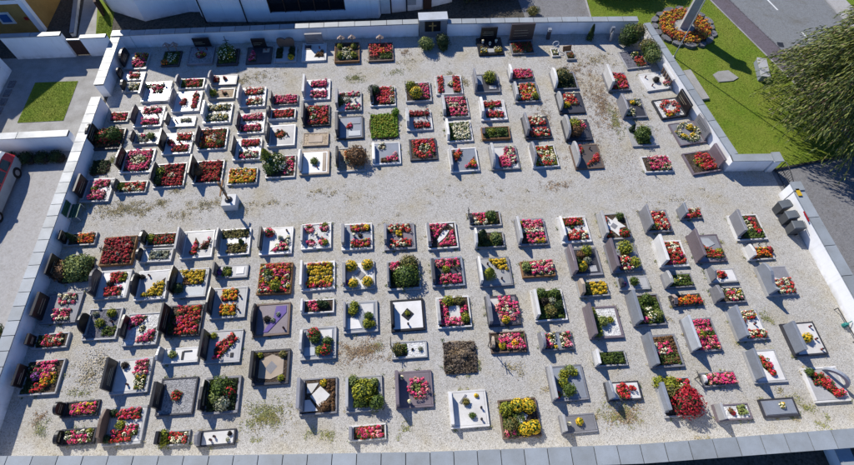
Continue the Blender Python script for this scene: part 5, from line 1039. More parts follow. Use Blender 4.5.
gt = empty('iron_gate', (20.98, 13.62, 0), 0, 'black iron bar gate between the two white piers', 'gate')
m_ = MB().bar((0, 0.03, 0.12), (0, 1.46, 0.12), 0.022).bar((0, 0.03, 0.5), (0, 1.46, 0.5), 0.018).bar((0, 0.03, 0.0), (0, 0.03, 0.72), 0.028).bar((0, 1.46, 0.0), (0, 1.46, 0.95), 0.028)
def arch_z(y): return 0.70 + 0.26 * math.sin(math.pi * 0.55 * y / 1.46)
for k in range(8): m_.bar((0, 0.03 + 1.43 * k / 8, arch_z(1.43 * k / 8)), (0, 0.03 + 1.43 * (k + 1) / 8, arch_z(1.43 * (k + 1) / 8)), 0.022)
m_.build('gate_frame', 'metal_dark', gt)
for k in range(1, 11):
    y = 0.03 + 1.43 * k / 11
    MB().bar((0, y, 0.12), (0, y, arch_z(y - 0.03)), 0.012).build('gate_bar', 'metal_dark', gt)
s_ = empty('notice_plate', (20.62, 12.98, 1.045), 0, 'small yellow plate on the wall end by the bins', 'sign')
MB().box(-0.1, -0.22, 0.03, 0.1, 0.22, 0.07).build('plate', 'paint_yellow', s_)
s_ = empty('warning_strip', (20.5, 11.6, 0.9), 0, 'short red strip on the sunlit wall above the bins', 'sign')
MB().box(-0.02, -0.3, 0.0, 0.0, 0.3, 0.07).build('strip', 'paint_red', s_)
r_ = empty('garden_hose_rail', (20.3, 6.9, 0), 0, 'thin dark rail at the foot of the sunlit wall', 'rail')
MB().bar((0, 0, 0.25), (0.1, -1.6, 0.25), 0.022).bar((0, 0, 0), (0, 0, 0.25), 0.02).bar((0.1, -1.6, 0), (0.1, -1.6, 0.25), 0.02).build('rail_bar', 'metal_dark', r_)
w_ = empty('watering_can', (20.35, 6.1, 0), 0.4, 'teal watering can beside the dark rail', 'watering can')
MB().lathe([(0.1, 0), (0.11, 0.02), (0.1, 0.24), (0.05, 0.27)], 0, 0, 12).build('can_body', 'can_teal', w_)
MB().bar((0.08, 0, 0.06), (0.28, 0, 0.3), 0.02).build('spout', 'can_teal', w_)
MB().bar((-0.1, 0, 0.08), (-0.18, 0, 0.2), 0.012).bar((-0.18, 0, 0.2), (-0.05, 0, 0.3), 0.012).build('handle', 'can_teal', w_)

# ------------------------------------------------------------------ memorial lawn
MO = (19.95, 27.5)
bed = empty('memorial_flower_bed', (MO[0], MO[1], 0), 0, 'round bed of orange flowers ringed with rocks on the lawn', 'flower bed')
n_ = 40
ring = [(1.72 * math.cos(2 * math.pi * i / n_), 1.72 * math.sin(2 * math.pi * i / n_)) for i in range(n_)]
MB().prism(ring, -0.05, 0.1, 0, 0.1).build('soil', 'soil', bed)
poly = ring + [ring[0]] + [(0.72 * math.cos(2 * math.pi * i / n_), 0.72 * math.sin(2 * math.pi * i / n_)) for i in range(0, -n_ - 1, -1)]
CODE['mem'] = ((('orr', 1.2), ('yl', 1.4), ('rd', 0.4)), 'br', 0.9)
Lv = plant_patch('mem', poly, 0.1, 0.26, 0.18); Lv.V[-1] = Lv.V[-1][:0]; Lv.F[-1] = Lv.F[-1][:0]; Lv.M[-1] = Lv.M[-1][:0]
tag(Lv.build('bedding_plants', bed), kind='stuff')
k = 0; a = 0.0
while a < 2 * math.pi - 0.2:
    da = random.uniform(0.3, 0.55); am = a + da / 2; rr = 1.92 + random.uniform(-0.06, 0.08)
    pts = []
    for i in range(7):
        t = 2 * math.pi * i / 7; q = random.uniform(0.8, 1.15)
        lx, ly = 0.25 * q * math.cos(t), rr * da * 0.5 * q * math.sin(t)
        pts.append((rr * math.cos(am) + lx * math.cos(am) - ly * math.sin(am), rr * math.sin(am) + lx * math.sin(am) + ly * math.cos(am)))
    MB().prism(pts, -0.03, random.uniform(0.1, 0.22), 0, 0.08).build('rim_rock', 'rock', bed)
    a += da
mo = empty('memorial_column', (MO[0], MO[1], 0), R(-27), 'square stone column rising from the round flower bed', 'monument')
MB().lathe([(0.7, 0.0), (0.7, 0.16), (0.66, 0.2)], -0.05, 0.0, 28).build('column_base', 'concrete', mo)
MB().box(-0.3, -0.4, 0.201, 0.26, 0.34, 3.4, 0, 0.05).build('column_shaft', 'stone_lg', mo)
MB().box(-0.42, -0.52, 3.405, 0.38, 0.46, 3.6).box(-0.3, -0.38, 3.6, 0.26, 0.34, 4.2, 0, 0.15).build('column_head', 'stone_lg', mo)
fp = empty('flagpole', (18.32, 24.72, 0), 0, 'tall thin white flagpole on the lawn behind the slanting wall', 'flagpole')
MB().bar((0, 0, -0.05), (0, 0, 9.0), 0.04, n=10, r2=0.028).build('pole', 'metal_pale', fp)
MB().lathe([(0.09, 0), (0.09, 0.06), (0.05, 0.1)], 0, 0, 10).build('pole_foot', 'metal_pale', fp)
s_ = empty('lawn_slab', (21.05, 22.75, 0), R(4), 'flat grey stone slab set in the grass', 'slab')
MB().prism([(-0.75, 0.22), (-0.66, -0.48), (0.3, -0.5), (0.78, -0.28), (0.42, 0.46), (-0.3, 0.45)], -0.02, 0.05, 0, 0.02).build('slab', 'concrete', s_)
s_ = empty('stone_bench', (23.45, 22.95, 0), R(-14), 'long grey stone block bench on the lawn by the footway', 'bench')
MB().box(-0.27, -0.85, -0.02, 0.27, 0.85, 0.38, 0, 0.02).build('bench_block', 'stone_gb', s_)
MB().box(-0.29, -0.87, 0.381, 0.29, 0.87, 0.44, 0, 0.01).build('bench_top', 'stone_lg', s_)
s_ = empty('wall_slab', (18.83, 22.05, 0), R(7), 'long low grey slab lying along the outside of the slanting wall', 'slab')
MB().box(-0.26, -1.3, -0.02, 0.26, 1.3, 0.14, 0, 0.01).build('slab', 'concrete', s_)
d_ = empty('road_drain', (25.95, 25.45, 0), R(-14), 'dark iron drain grate in the road beside the kerb', 'drain')
for k in range(5): MB().box(-0.2, -0.24 + 0.1 * k, -0.004, 0.2, -0.17 + 0.1 * k, 0.006).build('grate_bar', 'metal_dark', d_)

# grass blades on the lawns, weeds in the gravel
def in_poly(n, poly):
    A = np.array(poly); lo, hi = A.min(0), A.max(0)
    P = rng.uniform(lo, hi, (n, 2)); return P[poly_mask(P, poly)]
def blades(name, poly, n, mat, label, s=(0.03, 0.06), z=0.0):
    P = in_poly(n, poly); L = Leaves(); k = len(P)
    L.put(BLADE_V * [1.6, 1, 1], BLADE_F, np.c_[P, np.full(k, z)], rng.uniform(*s, k), np.c_[rng.normal(scale=0.9, size=(k, 2)), np.ones(k)], mat)
    o = L.build(name); tag(o, label, 'grass', kind='stuff'); return o
blades('lawn_grass', [(16.95, 27.6), (18.6, 15.9), (20.85, 15.5), (26.0, 16.1), (24.8, 23.4), (22.9, 30.4), (22.0, 33), (14.0, 33), (13.95, 28.0), (16.8, 27.9)], 90000, 'leaf_turf', 'short green lawn grass around the memorial column')
blades('courtyard_grass', [(-22.58, 21.72), (-19.97, 21.72), (-20.02, 25.0), (-22.6, 25.02)], 9000, 'leaf_turf', 'short green grass of the courtyard lawn', z=0.012)
blades('garden_strip_grass', [(-19.95, 28.7), (-18.95, 28.7), (-19.4, 31.8), (-20.3, 31.3)], 6000, 'leaf_turf', 'short green grass beside the garden path')

L = Leaves()
WEEDS = [
    (-15.60, 14.95, 2.11, 0.64, 'ms', 0.35),
    (-9.30, 14.77, 2.13, 0.51, 'ms', 0.25),
    (12.59, 21.64, 1.62, 3.38, 'mr', 0.18),
    (10.33, 17.41, 1.39, 1.46, 'mr', 0.22),
    (14.72, 20.24, 0.74, 2.43, 'ms', 0.20),
    (-6.26, 3.82, 1.27, 0.81, 'ms', 0.30),
    (-15.63, 6.18, 0.88, 0.62, 'ms', 0.20),
    (0.29, 25.60, 3.91, 0.75, 'ms', 0.10),
    (-8.67, 24.80, 1.90, 0.91, 'ms', 0.25),
    (-14.37, 6.30, 0.53, 0.63, 'ms', 0.80),
    (7.80, 2.80, 2.14, 0.56, 'ms', 0.10),
    (16.76, 2.98, 1.76, 0.82, 'mg', 0.08),
    (11.80, 1.71, 2.53, 0.30, 'ms', 0.10),
    (4.19, 15.01, 3.29, 0.66, 'ms', 0.07),
    (-4.00, 15.25, 2.71, 0.66, 'ms', 0.12),
    (14.98, 13.61, 3.27, 0.96, 'ms', 0.06),
    (-14.87, 15.16, 1.59, 0.52, 'ms', 1.00),
    (-10.67, 15.12, 1.17, 0.39, 'ms', 1.00),
    (-12.43, 16.16, 0.54, 0.27, 'ms', 1.00),
    (-7.20, 14.95, 0.64, 0.19, 'ms', 0.80),
    (-4.55, 15.61, 0.44, 0.20, 'ms', 0.60),
    (-2.64, 24.14, 0.76, 0.45, 'mg', 1.20),
    (-9.55, 24.23, 0.94, 0.71, 'ms', 0.40),
    (-0.08, 24.51, 1.02, 0.36, 'mg', 0.50),
    (12.37, 20.81, 0.99, 2.46, 'mr', 0.60),
    (12.97, 19.54, 0.30, 1.42, 'mg', 1.40),
    (10.91, 17.37, 0.81, 1.02, 'mr', 0.70),
    (8.65, 15.04, 1.00, 0.33, 'mr', 0.80),
    (11.52, 23.94, 1.29, 0.91, 'mr', 0.50),
    (8.78, 19.98, 0.72, 1.59, 'mr', 0.35),
    (-6.49, 4.04, 0.94, 0.66, 'mg', 1.60),
    (-2.33, 6.48, 1.36, 0.60, 'mr', 1.30),
    (8.71, 2.94, 1.03, 0.52, 'mg', 0.90),
    (-1.74, 6.62, 0.37, 0.28, 'mg', 1.00),
    (-3.82, 3.05, 0.50, 0.24, 'mg', 1.00),
    (-0.58, 3.09, 0.25, 0.40, 'mg', 1.00),
    (4.40, 5.31, 0.45, 0.18, 'ms', 1.20),
    (8.92, 2.92, 0.77, 0.44, 'mr', 1.50),
    (16.87, 2.64, 0.22, 0.20, 'mg', 1.80),
    (17.23, 1.91, 0.39, 0.27, 'mg', 0.80),
    (16.20, 2.27, 0.22, 0.12, 'ms', 1.00),
    (-15.85, 4.12, 0.38, 0.36, 'mg', 1.00),
    (-16.08, 4.62, 0.42, 0.29, 'mr', 1.10),
    (-15.73, 4.00, 0.25, 0.24, 'gy', 1.00),
    (-14.68, 5.55, 0.61, 0.13, 'mg', 1.40),
    (16.80, 6.74, 0.29, 0.48, 'mg', 1.00),
    (14.05, 4.12, 0.22, 0.21, 'ms', 0.60),
    (16.07, 3.46, 0.27, 0.17, 'ms', 0.40),
    (-16.35, 18.49, 0.28, 0.44, 'mg', 1.50),
    (-16.57, 17.80, 0.33, 0.28, 'mg', 1.00),
    (3.41, 24.01, 0.38, 0.36, 'ms', 1.00),
    (4.30, 23.32, 0.25, 0.53, 'ms', 1.20),
    (-0.30, 12.78, 3.12, 2.41, 'ms', 0.02),
    (14.37, 19.05, 0.36, 0.47, 'ms', 1.00),
    (17.00, 24.51, 0.33, 0.37, 'ms', 0.80),
    (7.88, 25.59, 0.79, 0.48, 'ms', 0.50),
    (13.05, 24.77, 1.31, 0.75, 'ms', 0.50),
    (-13.08, 15.35, 0.64, 0.33, 'ms', 1.30),
    (-14.02, 14.84, 0.63, 0.32, 'ms', 1.00),
    (-6.81, 3.07, 0.33, 0.16, 'mg', 0.90),
    (-4.54, 3.22, 0.34, 0.20, 'mg', 0.90),
    (4.72, 5.06, 0.45, 0.26, 'ms', 0.40),
    (5.69, 4.21, 0.26, 0.25, 'ms', 0.20),
    (14.02, 7.86, 0.39, 0.40, 'ms', 0.30),
    (16.17, 10.86, 0.21, 0.17, 'mg', 1.00),
    (12.14, 6.97, 0.38, 0.24, 'ms', 0.50),
    (0.65, 26.34, 0.40, 0.39, 'mr', 1.00),
    (4.82, 11.83, 0.21, 0.18, 'ms', 0.50),
    (-14.05, 6.73, 0.45, 0.46, 'ms', 0.30),
    (-11.88, 14.51, 1.05, 0.38, 'ms', 0.60),
    (-17.04, 15.50, 0.80, 0.52, 'ms', 0.80),
]
for (x, y, rx, ry, c, dens) in WEEDS:
    n = max(90, int(dens * rx * ry * 2000))
    nc = max(6, n // 14)
    P = rng.uniform(-1, 1, size=(nc, 2)) * rng.uniform(0.2, 1.15, size=(nc, 1)) * [rx, ry] + [x, y]
    ci = rng.integers(0, nc, n); sp = rng.normal(scale=0.07, size=(n, 2))
    L.put(LEAF_V, LEAF_F, np.c_[P[ci] + sp, rng.uniform(0.004, 0.03, n)], rng.uniform(0.014, 0.036, n), np.c_[rng.normal(scale=0.5, size=(n, 2)), np.ones(n)], 'leaf_' + c)
for (x, y) in EDGE:
    n = random.randint(5, 22)
    L.put(LEAF_V, LEAF_F, np.c_[rng.normal(scale=0.05, size=(n, 2)) + [x, y], rng.uniform(0.004, 0.05, n)], rng.uniform(0.014, 0.04, n), np.c_[rng.normal(scale=0.6, size=(n, 2)), np.ones(n)], random.choice(('leaf_mg', 'leaf_ms', 'leaf_gn')))
o = L.build('gravel_weeds'); tag(o, 'scattered weeds and moss in the gravel between the graves', 'weeds', kind='stuff')
YARD = [(-17.3, 3.3), (0.4, 2.2), (20.2, 1.8), (20.2, 15.0), (18.0, 15.2), (16.5, 26.9), (2, 27.6), (-17.3, 27.6)]
L = Leaves()
P = in_poly(1800, YARD); P = np.vstack([P, in_poly(4500, [(10.9, 15), (13.6, 14.5), (13.6, 27), (9, 27)])]); k = len(P)
L.put(LEAF_V, LEAF_F, np.c_[P, rng.uniform(0.008, 0.02, k)], rng.uniform(0.012, 0.032, k), np.c_[rng.normal(scale=0.35, size=(k, 2)), np.ones(k)], np.array([L.slot('leaf_dry'), L.slot('leaf_br'), L.slot('leaf_rb')])[rng.integers(0, 3, k)])
o = L.build('leaf_litter'); tag(o, 'fallen dry leaves strewn over the pale gravel', 'leaf litter', kind='stuff')
L = Leaves()
P = in_poly(16000, YARD); k = len(P)
PEB_V = np.array([(1, 0, 0), (-0.5, 0.8, 0), (-0.5, -0.8, 0), (0.1, 0.05, 0.7)]); PEB_F = np.array([(0, 1, 3), (1, 2, 3), (2, 0, 3)])
L.put(PEB_V, PEB_F, np.c_[P, np.full(k, -0.002)], rng.uniform(0.01, 0.026, k), np.c_[rng.normal(scale=0.15, size=(k, 2)), np.ones(k)], np.array([L.slot('pebble_a'), L.slot('pebble_b'), L.slot('pebble_c')])[rng.integers(0, 3, k)])
o = L.build('gravel_stones'); tag(o, 'loose pale gravel stones covering the graveyard ground', 'gravel', kind='stuff')
# low heap of pale grit on an unused plot
hp = Leaves(); n = 600
d = rng.normal(size=(n, 2)) * [0.38, 0.5]; zz = 0.07 * np.exp(-((d[:, 0] / 0.45) ** 2 + (d[:, 1] / 0.6) ** 2))
hp.put(PEB_V, PEB_F, np.c_[d, zz], rng.uniform(0.015, 0.04, n), np.c_[rng.normal(scale=0.4, size=(n, 2)), np.ones(n)], np.array([hp.slot('pebble_a'), hp.slot('pebble_b'), hp.slot('leaf_ms')])[rng.choice(3, n, p=[0.45, 0.35, 0.2])])
o = hp.build('grit_heap', loc=(-14.3, 6.6, 0)); tag(o, 'low heap of pale grit on an empty plot', 'grit heap', kind='stuff')

# ------------------------------------------------------------------ shrubs outside and along the walls
def shrub(x, y, parts, label, cat='shrub', group=None, stem=0.3):
    r = empty('shrub', (x, y, 0), 0, label, cat, group)
    L = Leaves()
    for code, dx, dy, dz, rad, sq in parts: ball(L, code, np.array([dx, dy, dz]), rad, sq, leaf=0.045 if rad < 0.6 else 0.07)
    L.build('foliage', r)
    MB().bar((0, 0, -0.02), (0.03, 0.02, stem), 0.04, r2=0.02).build('stem', 'wood_dark', r)
    return r
shrub(2.05, 26.55, [('sg', 0, 0, 0.38, 0.48, 0.9), ('gn', 0.1, -0.05, 0.35, 0.42, 0.9)], 'round sage green bush before the memorial block')
shrub(3.15, 26.75, [('dg', 0, 0, 0.4, 0.5, 1.0), ('dg', 0.05, -0.4, 0.2, 0.3, 0.8)], 'dark evergreen bush in the shade of the memorial block')
cf = empty('conifer', (13.15, 26.8, 0), 0, 'slim dark conifer against the shaded back wall', 'conifer')
Lv = Leaves(); cone(Lv, 'dg', np.array([0, 0, 0.02]), 0.24, 1.15); cone(Lv, 'gn', np.array([0, 0, 0.0]), 0.2, 0.9); Lv.build('foliage', cf)
MB().bar((0, 0, -0.02), (0, 0, 0.4), 0.03).build('stem', 'wood_dark', cf)
shrub(15.7, 26.3, [('gn', 0, 0, 0.6, 0.78, 0.95), ('ol', 0.3, -0.1, 0.95, 0.5, 0.9), ('dg', -0.4, -0.3, 0.5, 0.5, 0.9)], 'large green shrub in the back right wall corner')
shrub(16.45, 24.55, [('gn', 0, 0, 0.6, 0.55, 1.15), ('sg', 0.0, -0.4, 0.65, 0.5, 1.0), ('ol', -0.1, 0.5, 0.7, 0.5, 0.9)], 'tall variegated shrub hiding a headstone at the slanting wall')
shrub(5.6, 31.6, [('dg', 0, 0, 0.8, 1.1, 0.8), ('dg', 1.3, 0.2, 0.7, 1.0, 0.8), ('dg', 2.6, 0.5, 0.7, 1.0, 0.8)], 'dark hedge bushes in the shade behind the back wall')
shrub(9.7, 29.55, [('ol', 0, 0, 0.3, 0.42, 0.8), ('gy', 0.3, 0.15, 0.25, 0.3, 0.8)], 'thin grey green shrub at the edge of the asphalt yard')
for i, (x, y, rr) in enumerate(((15.2, 32.2, 1.3), (17.3, 32.0, 1.4), (19.3, 32.6, 1.3))):
    shrub(x, y, [('gn', 0, 0, 0.9, rr, 0.9), ('lg2', 0.4, -0.4, 1.2, rr * 0.6, 0.8), ('dg', -0.5, 0.1, 0.8, rr * 0.7, 0.8)], 'broad green bush growing on the lawn behind the back wall', group='bushes behind the memorial lawn')
shrub(-19.0, 8.6, [('dg', 0, 0, 0.25, 0.3, 0.8), ('rg', 0.05, -0.3, 0.25, 0.25, 0.8)], 'low dark bush outside the long wall by the pavement')
for i in range(7):
    shrub(-24.2 + i * 0.8, 18.75, [('dg', 0, 0, 0.22, 0.42, 0.7), ('dk', 0.25, -0.1, 0.15, 0.3, 0.7)], 'low dark hedge plant under the courtyard wall', group='hedge plants under the courtyard wall')

# weeping tree
TX, TY = 26.15, 18.5
tr = empty('weeping_tree', (TX, TY, 0), 0, 'weeping tree with long drooping olive branches over the entrance', 'tree')
tk = MB(); pts = [(0, 0, -0.05), (0.05, 0.03, 1.2), (-0.08, 0.05, 2.6), (-0.2, 0.0, 4.0), (-0.25, 0.05, 6.4)]; rad = [0.26, 0.2, 0.16, 0.11, 0.05]
for i in range(4): tk.bar(pts[i], pts[i + 1], rad[i], n=9, r2=rad[i + 1])
limbs = []
for k in range(140):
    t = (k + 0.5) / 140; z0 = 1.3 + 5.7 * t; a = k * 2.4; ln = (4.1 - 2.2 * t) * random.uniform(0.65, 1.15)
    base = Vector((-0.12, 0.03, z0)); d = Vector((math.cos(a), math.sin(a), 0))
    q = [base, base + d * ln * 0.4 + Vector((0, 0, 0.65)), base + d * ln * 0.8 + Vector((0, 0, 0.6)), base + d * ln * 1.12 + Vector((0, 0, -0.1))]
    for i in range(3): tk.bar(q[i], q[i + 1], 0.05 - 0.013 * i, n=5, r2=0.037 - 0.013 * i)
    limbs.append((q, d))
tk.build('trunk', 'wood_dark', tr)
V = []; F = []; M = []
def strand(p, d, ln, ntw):
    """a hanging shoot: needles/leaves in a feathered line"""
    dirs = rng.normal(scale=0.16, size=3) + np.array([d[0] * 0.55, d[1] * 0.55, -0.75]); dirs /= np.linalg.norm(dirs)
    s = np.linspace(0, 1, ntw)
    P = p + dirs * ln * s[:, None] + np.array([d[0], d[1], 0]) * (0.25 * ln * (s * (1 - s)))[:, None]
    return P, dirs
pos = []; dr = []
for q, d in limbs:
    qq = np.array([v[:] for v in q])
    for j in range(70):
        t = random.uniform(0.15, 1.0) * 3; i = min(2, int(t)); p = qq[i] + (qq[i + 1] - qq[i]) * (t - i)
        side = rng.normal(scale=0.3, size=3) * [1, 1, 0.35]
        P, dd = strand(p + side, np.array(d[:]), random.uniform(0.5, 1.3) * (0.6 + 0.5 * t / 3), 15)
        pos.append(P); dr.append(np.repeat(dd[None], len(P), 0))
pos = np.concatenate(pos); dr = np.concatenate(dr); k = len(pos)
dr = dr + rng.normal(scale=0.2, size=dr.shape); dr /= np.linalg.norm(dr, axis=1, keepdims=True)
sd = np.cross(dr, rng.normal(size=dr.shape)); sd /= np.linalg.norm(sd, axis=1, keepdims=True)
ln = rng.uniform(0.14, 0.3, k)[:, None]; wd = rng.uniform(0.014, 0.03, k)[:, None]
V = np.stack([pos, pos + dr * ln * 0.5 + sd * wd, pos + dr * ln, pos + dr * ln * 0.5 - sd * wd], 1).reshape(-1, 3)
V[:, 2] = np.maximum(V[:, 2], 0.25)
F = (np.array([(0, 1, 2), (0, 2, 3)])[None] + (np.arange(k) * 4)[:, None, None]).reshape(-1, 3)
L = Leaves(); L.mats = ['leaf_willow', 'leaf_willow2', 'leaf_dry']; L.V = [V]; L.F = [F]; L.n = len(V); L.M = [np.repeat(rng.choice(3, k, p=[0.55, 0.37, 0.08]), 2)]
L.build('crown', tr)

# ------------------------------------------------------------------ buildings round the yard
def house_walls(root, poly, z0, z1, mat, name='wall'):
    """each straight stretch of wall its own part"""
    n = len(poly)
    for i in range(n):
        a = Vector(poly[i]); b = Vector(poly[(i + 1) % n]); u = (b - a).normalized(); q = Vector((u.y, -u.x)) * -0.3
        MB().prism([a[:], b[:], (b + q)[:], (a + q)[:]], z0, z1).build(name, mat, root)
ch = empty('church', (-14, 34, 0), 0, 'white church with angled apse and dark window band behind the back wall', 'church')
def rel(poly): return [(x + 14, y - 34) for x, y in poly]
def flat(root, poly, z0, z1, mat, name): return MB().prism(rel(poly), z0, z1).build(name, mat, root)
flat(ch, [(-20.5, 33.1), (-19.53, 31.87), (-17.04, 30.63), (-14.17, 31.47), (-13.3, 31.4), (-13.3, 44), (-20.5, 44)], -0.05, 5.5, 'plaster', 'apse_wall')
MB().prism(rel([(-20.7, 33.0), (-19.6, 31.7), (-17.04, 30.45), (-14.1, 31.3), (-13.3, 31.25), (-13.3, 44), (-20.7, 44)]), 5.505, 8.0, 0, 0.62).build('apse_roof', 'stone_br', ch)
flat(ch, [(-12.78, 30.3), (-8.75, 30.05), (-8.75, 44), (-13.295, 44), (-13.295, 31.0)], -0.05, 4.45, 'plaster', 'sacristy_wall')
flat(ch, [(-8.745, 30.05), (-0.96, 29.96), (-0.8, 30.4), (-0.8, 40), (-8.745, 40)], -0.05, 0.62, 'plaster', 'nave_wall')
flat(ch, [(-8.745, 30.05), (-8.3, 30.05), (-8.3, 40), (-8.745, 40)], 0.621, 2.3, 'plaster', 'nave_wall')
flat(ch, [(-3.2, 30.0), (-0.96, 29.96), (-0.8, 30.4), (-0.8, 40), (-3.2, 40)], 0.621, 2.3, 'plaster', 'nave_wall')
flat(ch, [(-8.29, 30.16), (-3.21, 30.12), (-3.21, 30.2), (-8.29, 30.24)], 0.622, 2.3, 'glass_dark', 'window_band')
for k in range(6):
    x = -8.29 + 5.02 * k / 5
    flat(ch, [(x, 30.06), (x + 0.06, 30.06), (x + 0.06, 30.14), (x, 30.14)], 0.623, 2.3, 'wood_dark', 'window_mullion')
flat(ch, [(-8.74, 29.95), (-0.7, 29.85), (-0.7, 40), (-8.74, 40)], 2.305, 2.45, 'stone_br', 'nave_roof')
flat(ch, [(-0.795, 30.38), (1.95, 30.69), (4.28, 31.39), (5.5, 40), (-0.795, 40)], -0.05, 2.25, 'plaster', 'wing_wall')
flat(ch, [(-0.79, 30.2), (2.0, 30.52), (4.5, 31.3), (5.7, 40), (-0.79, 40)], 2.255, 2.4, 'stone_br', 'wing_roof')
MB().box(13.1, -3.66, 0.0, 13.95, -3.48, 1.95).build('door', 'wood_dark', ch)
MB().box(13.2, -3.70, 0.05, 13.85, -3.662, 1.9).build('door_panel', 'paint_white', ch)
MB().box(16.15, -3.34, 0.0, 16.75, -3.16, 1.9).build('door', 'wood_dark', ch)
MB().box(15.05, -3.56, 0.55, 15.65, -3.40, 1.1).build('window', 'stone_lg', ch)
for x, y in ((-12.82, 30.22), (-10.0, 30.02), (1.0, 30.5)):
    MB().bar((x + 14, y - 34 - 0.04, 0), (x + 14, y - 34 - 0.04, 2.2), 0.05).build('downpipe', 'metal_dark', ch)

yh = empty('ochre_house', (-23.5, 29.95, 0), 0, 'ochre house with white corner trim and small white framed window', 'house')
m_ = MB(); gp = [(-0.002, -0.05), (-0.002, 3.75), (-4.5, 7.2), (-9, 3.75), (-9, -0.05)]
m_.add([(x, y, z) for y in (0, 8) for x, z in gp], [(0, 1, 2, 3, 4), (9, 8, 7, 6, 5)] + [(i, i + 5, (i + 1) % 5 + 5, (i + 1) % 5) for i in range(5)])
m_.build('wall', 'ochre', yh)
MB().box(-0.34, -0.02, -0.05, 0.02, 0.3, 3.6).build('corner_trim', 'plaster', yh)
MB().box(-9, -0.025, 2.1, -0.341, -0.003, 2.36).build('cornice_band', 'plaster', yh)
w_ = MB().box(-2.25, -0.05, 0.72, -1.35, -0.003, 1.55).build('window', 'paint_white', yh)
MB().box(-2.1, -0.06, 0.85, -1.5, -0.051, 1.42).build('pane', 'pane_blue', w_)
MB().box(-0.62, -0.07, 0.95, -0.42, -0.004, 1.15).build('wall_lamp', 'lamp_red', yh)
for s in (-1, 1):
    MB().add([(-4.5, -0.1, 7.23), (-4.5, 8.1, 7.23), (-4.5 + s * 4.6, 8.1, 3.7), (-4.5 + s * 4.6, -0.1, 3.7), (-4.5, -0.1, 7.35), (-4.5, 8.1, 7.35), (-4.5 + s * 4.62, 8.1, 3.82), (-4.5 + s * 4.62, -0.1, 3.82)],
             [(3, 2, 1, 0), (4, 5, 6, 7), (0, 1, 5, 4), (1, 2, 6, 5), (2, 3, 7, 6), (3, 0, 4, 7)]).build('roof_slope', 'stone_br', yh)

wb = empty('white_outbuilding', (-24.45, 23.1, 0), 0, 'white outbuilding with small dark windows beside the courtyard', 'building')
MB().box(-5, -3.2, -0.05, 0, 3.15, 1.6).build('wall', 'plaster', wb)
for y in (-0.9, 0.6, 2.1):
    w_ = MB().box(-0.05, y, 0.8, 0.012, y + 0.45, 1.25).build('window', 'glass_dark', wb)
    MB().box(-0.02, y - 0.05, 0.74, 0.03, y + 0.5, 0.795).build('window_sill', 'stone_lg', w_)
MB().add([(-5.2, -3.3, 1.605), (0.08, -3.3, 1.605), (0.08, 3.2, 1.605), (-5.2, 3.2, 1.605), (-3.0, -3.3, 2.3), (-3.0, 3.2, 2.3)], [(3, 2, 1, 0), (1, 2, 5, 4), (3, 0, 4, 5), (0, 1, 4), (2, 3, 5)]).build('roof', 'stone_br', wb)
for k in range(5): MB().box(0.25, -1.4 + 0.75 * k, -0.03, 0.62, -0.85 + 0.75 * k, 0.05).build('step_block', 'rock', wb)

cw = wall([(-24.4, 27.28), (-20.75, 27.28)], 1.62, 0.3, 0.36, 'tall white courtyard wall left of the narrow gateway', 1, slab=2.0)
cw = wall([(-19.75, 27.28), (-18.13, 27.3)], 1.35, 0.25, 0.32, 'white courtyard wall right of the narrow gateway', 1, slab=1.2)
cw = wall([(-26.5, 19.33), (-18.3, 19.33)], 1.2, 0.4, 0.46, 'white wall between courtyard and the parked car', 1, slab=2.4)
gw = empty('courtyard_gate', (-20.25, 27.45, 0), 0, 'dark wooden gate in the narrow courtyard gateway', 'gate')
for k in range(4): MB().box(-0.46 + 0.23 * k, -0.03, 0.05, -0.25 + 0.23 * k, 0.02, 1.15).build('board', 'wood_dark', gw)
MB().box(-0.48, -0.05, 1.16, 0.48, 0.04, 1.22).build('rail', 'paint_white', gw)
lw = wall([(-22.9, 36.0), (-21.55, 29.3)], 0.25, 0.24, 0.28, 'narrow white garden wall running away beside the path', 1, slab=7)
bo = empty('wooden_board_post', (-20.2, 31.9, 0), R(20), 'dark wooden board fence post by the garden grass', 'board')
MB().box(-0.08, -0.6, 0, 0.08, 0.6, 1.1).build('board', 'wood_dark', bo)

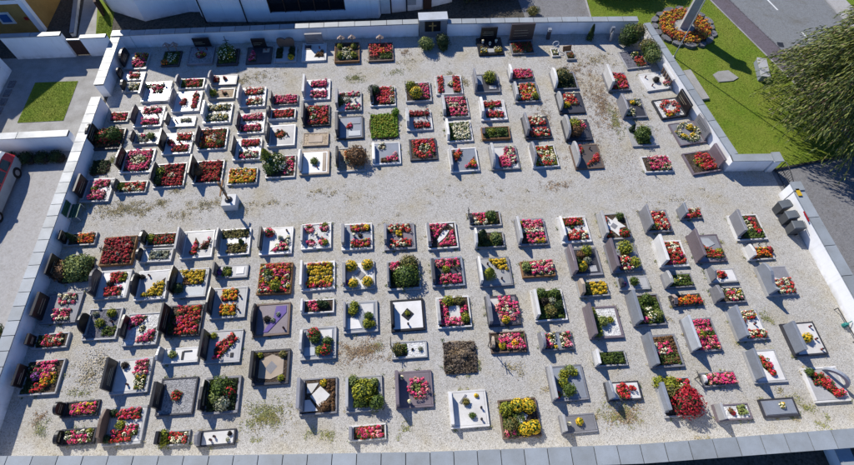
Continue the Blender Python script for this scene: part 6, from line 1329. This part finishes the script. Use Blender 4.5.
# ------------------------------------------------------------------ parked car
vn = empty('parked_car', (-21.95, 16.25, 0), 0, 'red and silver estate car with white roof parked outside the long wall', 'car')
def section(y, w, z): return [(w[i], y, z[i]) for i in range(4)]
def loft(stations, lo, hi, mat, name, cap=False):
    m = MB(); v = []; f = []
    for st in stations:
        for s in (1, -1):
            for (x, y, z) in (st[lo], st[hi]): v.append((s * x, y, z))
    n = len(stations)
    for i in range(n - 1):
        a = 4 * i; b = a + 4
        f += [(a, a + 1, b + 1, b), (a + 3, a + 2, b + 2, b + 3)]
    f += [(0, 2, 3, 1), (4 * n - 4, 4 * n - 3, 4 * n - 1, 4 * n - 2)]
    if cap: f += [(4 * i + 1, 4 * i + 3, 4 * i + 7, 4 * i + 5) for i in range(n - 1)]
    m.add(v, f); return m.build(name, mat, vn)
ST = [section(y, w, z) for y, w, z in (
    (-2.3, (0.7, 0.74, 0.66, 0.6), (0.32, 0.58, 0.62, 0.64)), (-2.1, (0.84, 0.86, 0.78, 0.72), (0.25, 0.66, 0.72, 0.75)), (-1.15, (0.88, 0.9, 0.80, 0.72), (0.22, 0.76, 0.84, 0.88)),
    (-0.55, (0.88, 0.91, 0.68, 0.58), (0.22, 0.8, 1.28, 1.38)), (0.6, (0.88, 0.91, 0.68, 0.58), (0.22, 0.82, 1.32, 1.43)), (1.75, (0.88, 0.9, 0.68, 0.58), (0.22, 0.82, 1.3, 1.41)), (2.12, (0.85, 0.88, 0.68, 0.57), (0.25, 0.82, 1.22, 1.34)), (2.27, (0.8, 0.83, 0.76, 0.7), (0.3, 0.78, 0.86, 0.9)))]
loft(ST, 0, 1, 'paint_silver', 'lower_body')
loft(ST, 1, 2, 'paint_red', 'upper_body')
loft(ST, 2, 3, 'paint_white', 'roof', True)
for s in (-1, 1):
    for y0, y1 in ((-0.48, 0.2), (0.28, 0.98), (1.06, 1.68)):
        x0, x1 = 0.884 * s, 0.715 * s
        MB().add([(x0, y0, 0.9), (x0, y1, 0.9), (x1, y1 - 0.04, 1.25), (x1, y0 + 0.04, 1.25), (x0 + 0.014 * s, y0, 0.9), (x0 + 0.014 * s, y1, 0.9), (x1 + 0.014 * s, y1 - 0.04, 1.25), (x1 + 0.014 * s, y0 + 0.04, 1.25)],
                 [(3, 2, 1, 0), (4, 5, 6, 7), (0, 1, 5, 4), (1, 2, 6, 5), (2, 3, 7, 6), (3, 0, 4, 7)]).build('window', 'glass_dark', vn)
    for y in (-1.42, 1.43):
        w_ = MB().bar((0.7 * s, y, 0.31), (0.9 * s, y, 0.31), 0.31, n=18).build('wheel', 'rubber', vn)
        MB().bar((0.901 * s, y, 0.31), (0.915 * s, y, 0.31), 0.16, n=14).build('rim', 'stone_gr', w_)
    MB().box(0.5 * s - 0.16, -2.33, 0.5, 0.5 * s + 0.16, -2.27, 0.62).build('headlight', 'metal_pale', vn)
    MB().box(0.66 * s - 0.07, 2.22, 0.62, 0.66 * s + 0.07, 2.28, 0.8).build('tail_light', 'lamp_red', vn)
    MB().box(s * 0.98 - 0.07, -0.6, 0.86, s * 0.98 + 0.07, -0.48, 0.98).build('mirror', 'plastic_dark', vn)
MB().box(-0.8, -2.4, 0.26, 0.8, -2.29, 0.46).build('bumper', 'plastic_dark', vn)
MB().box(-0.8, 2.26, 0.26, 0.8, 2.36, 0.46).build('bumper', 'plastic_dark', vn)
MB().add([(-0.74, -1.1, 0.905), (0.74, -1.1, 0.905), (0.58, -0.6, 1.36), (-0.58, -0.6, 1.36), (-0.74, -1.12, 0.92), (0.74, -1.12, 0.92), (0.58, -0.62, 1.375), (-0.58, -0.62, 1.375)], [(0, 1, 2, 3), (7, 6, 5, 4), (0, 1, 5, 4), (1, 2, 6, 5), (2, 3, 7, 6), (3, 0, 4, 7)]).build('windscreen', 'glass_dark', vn)
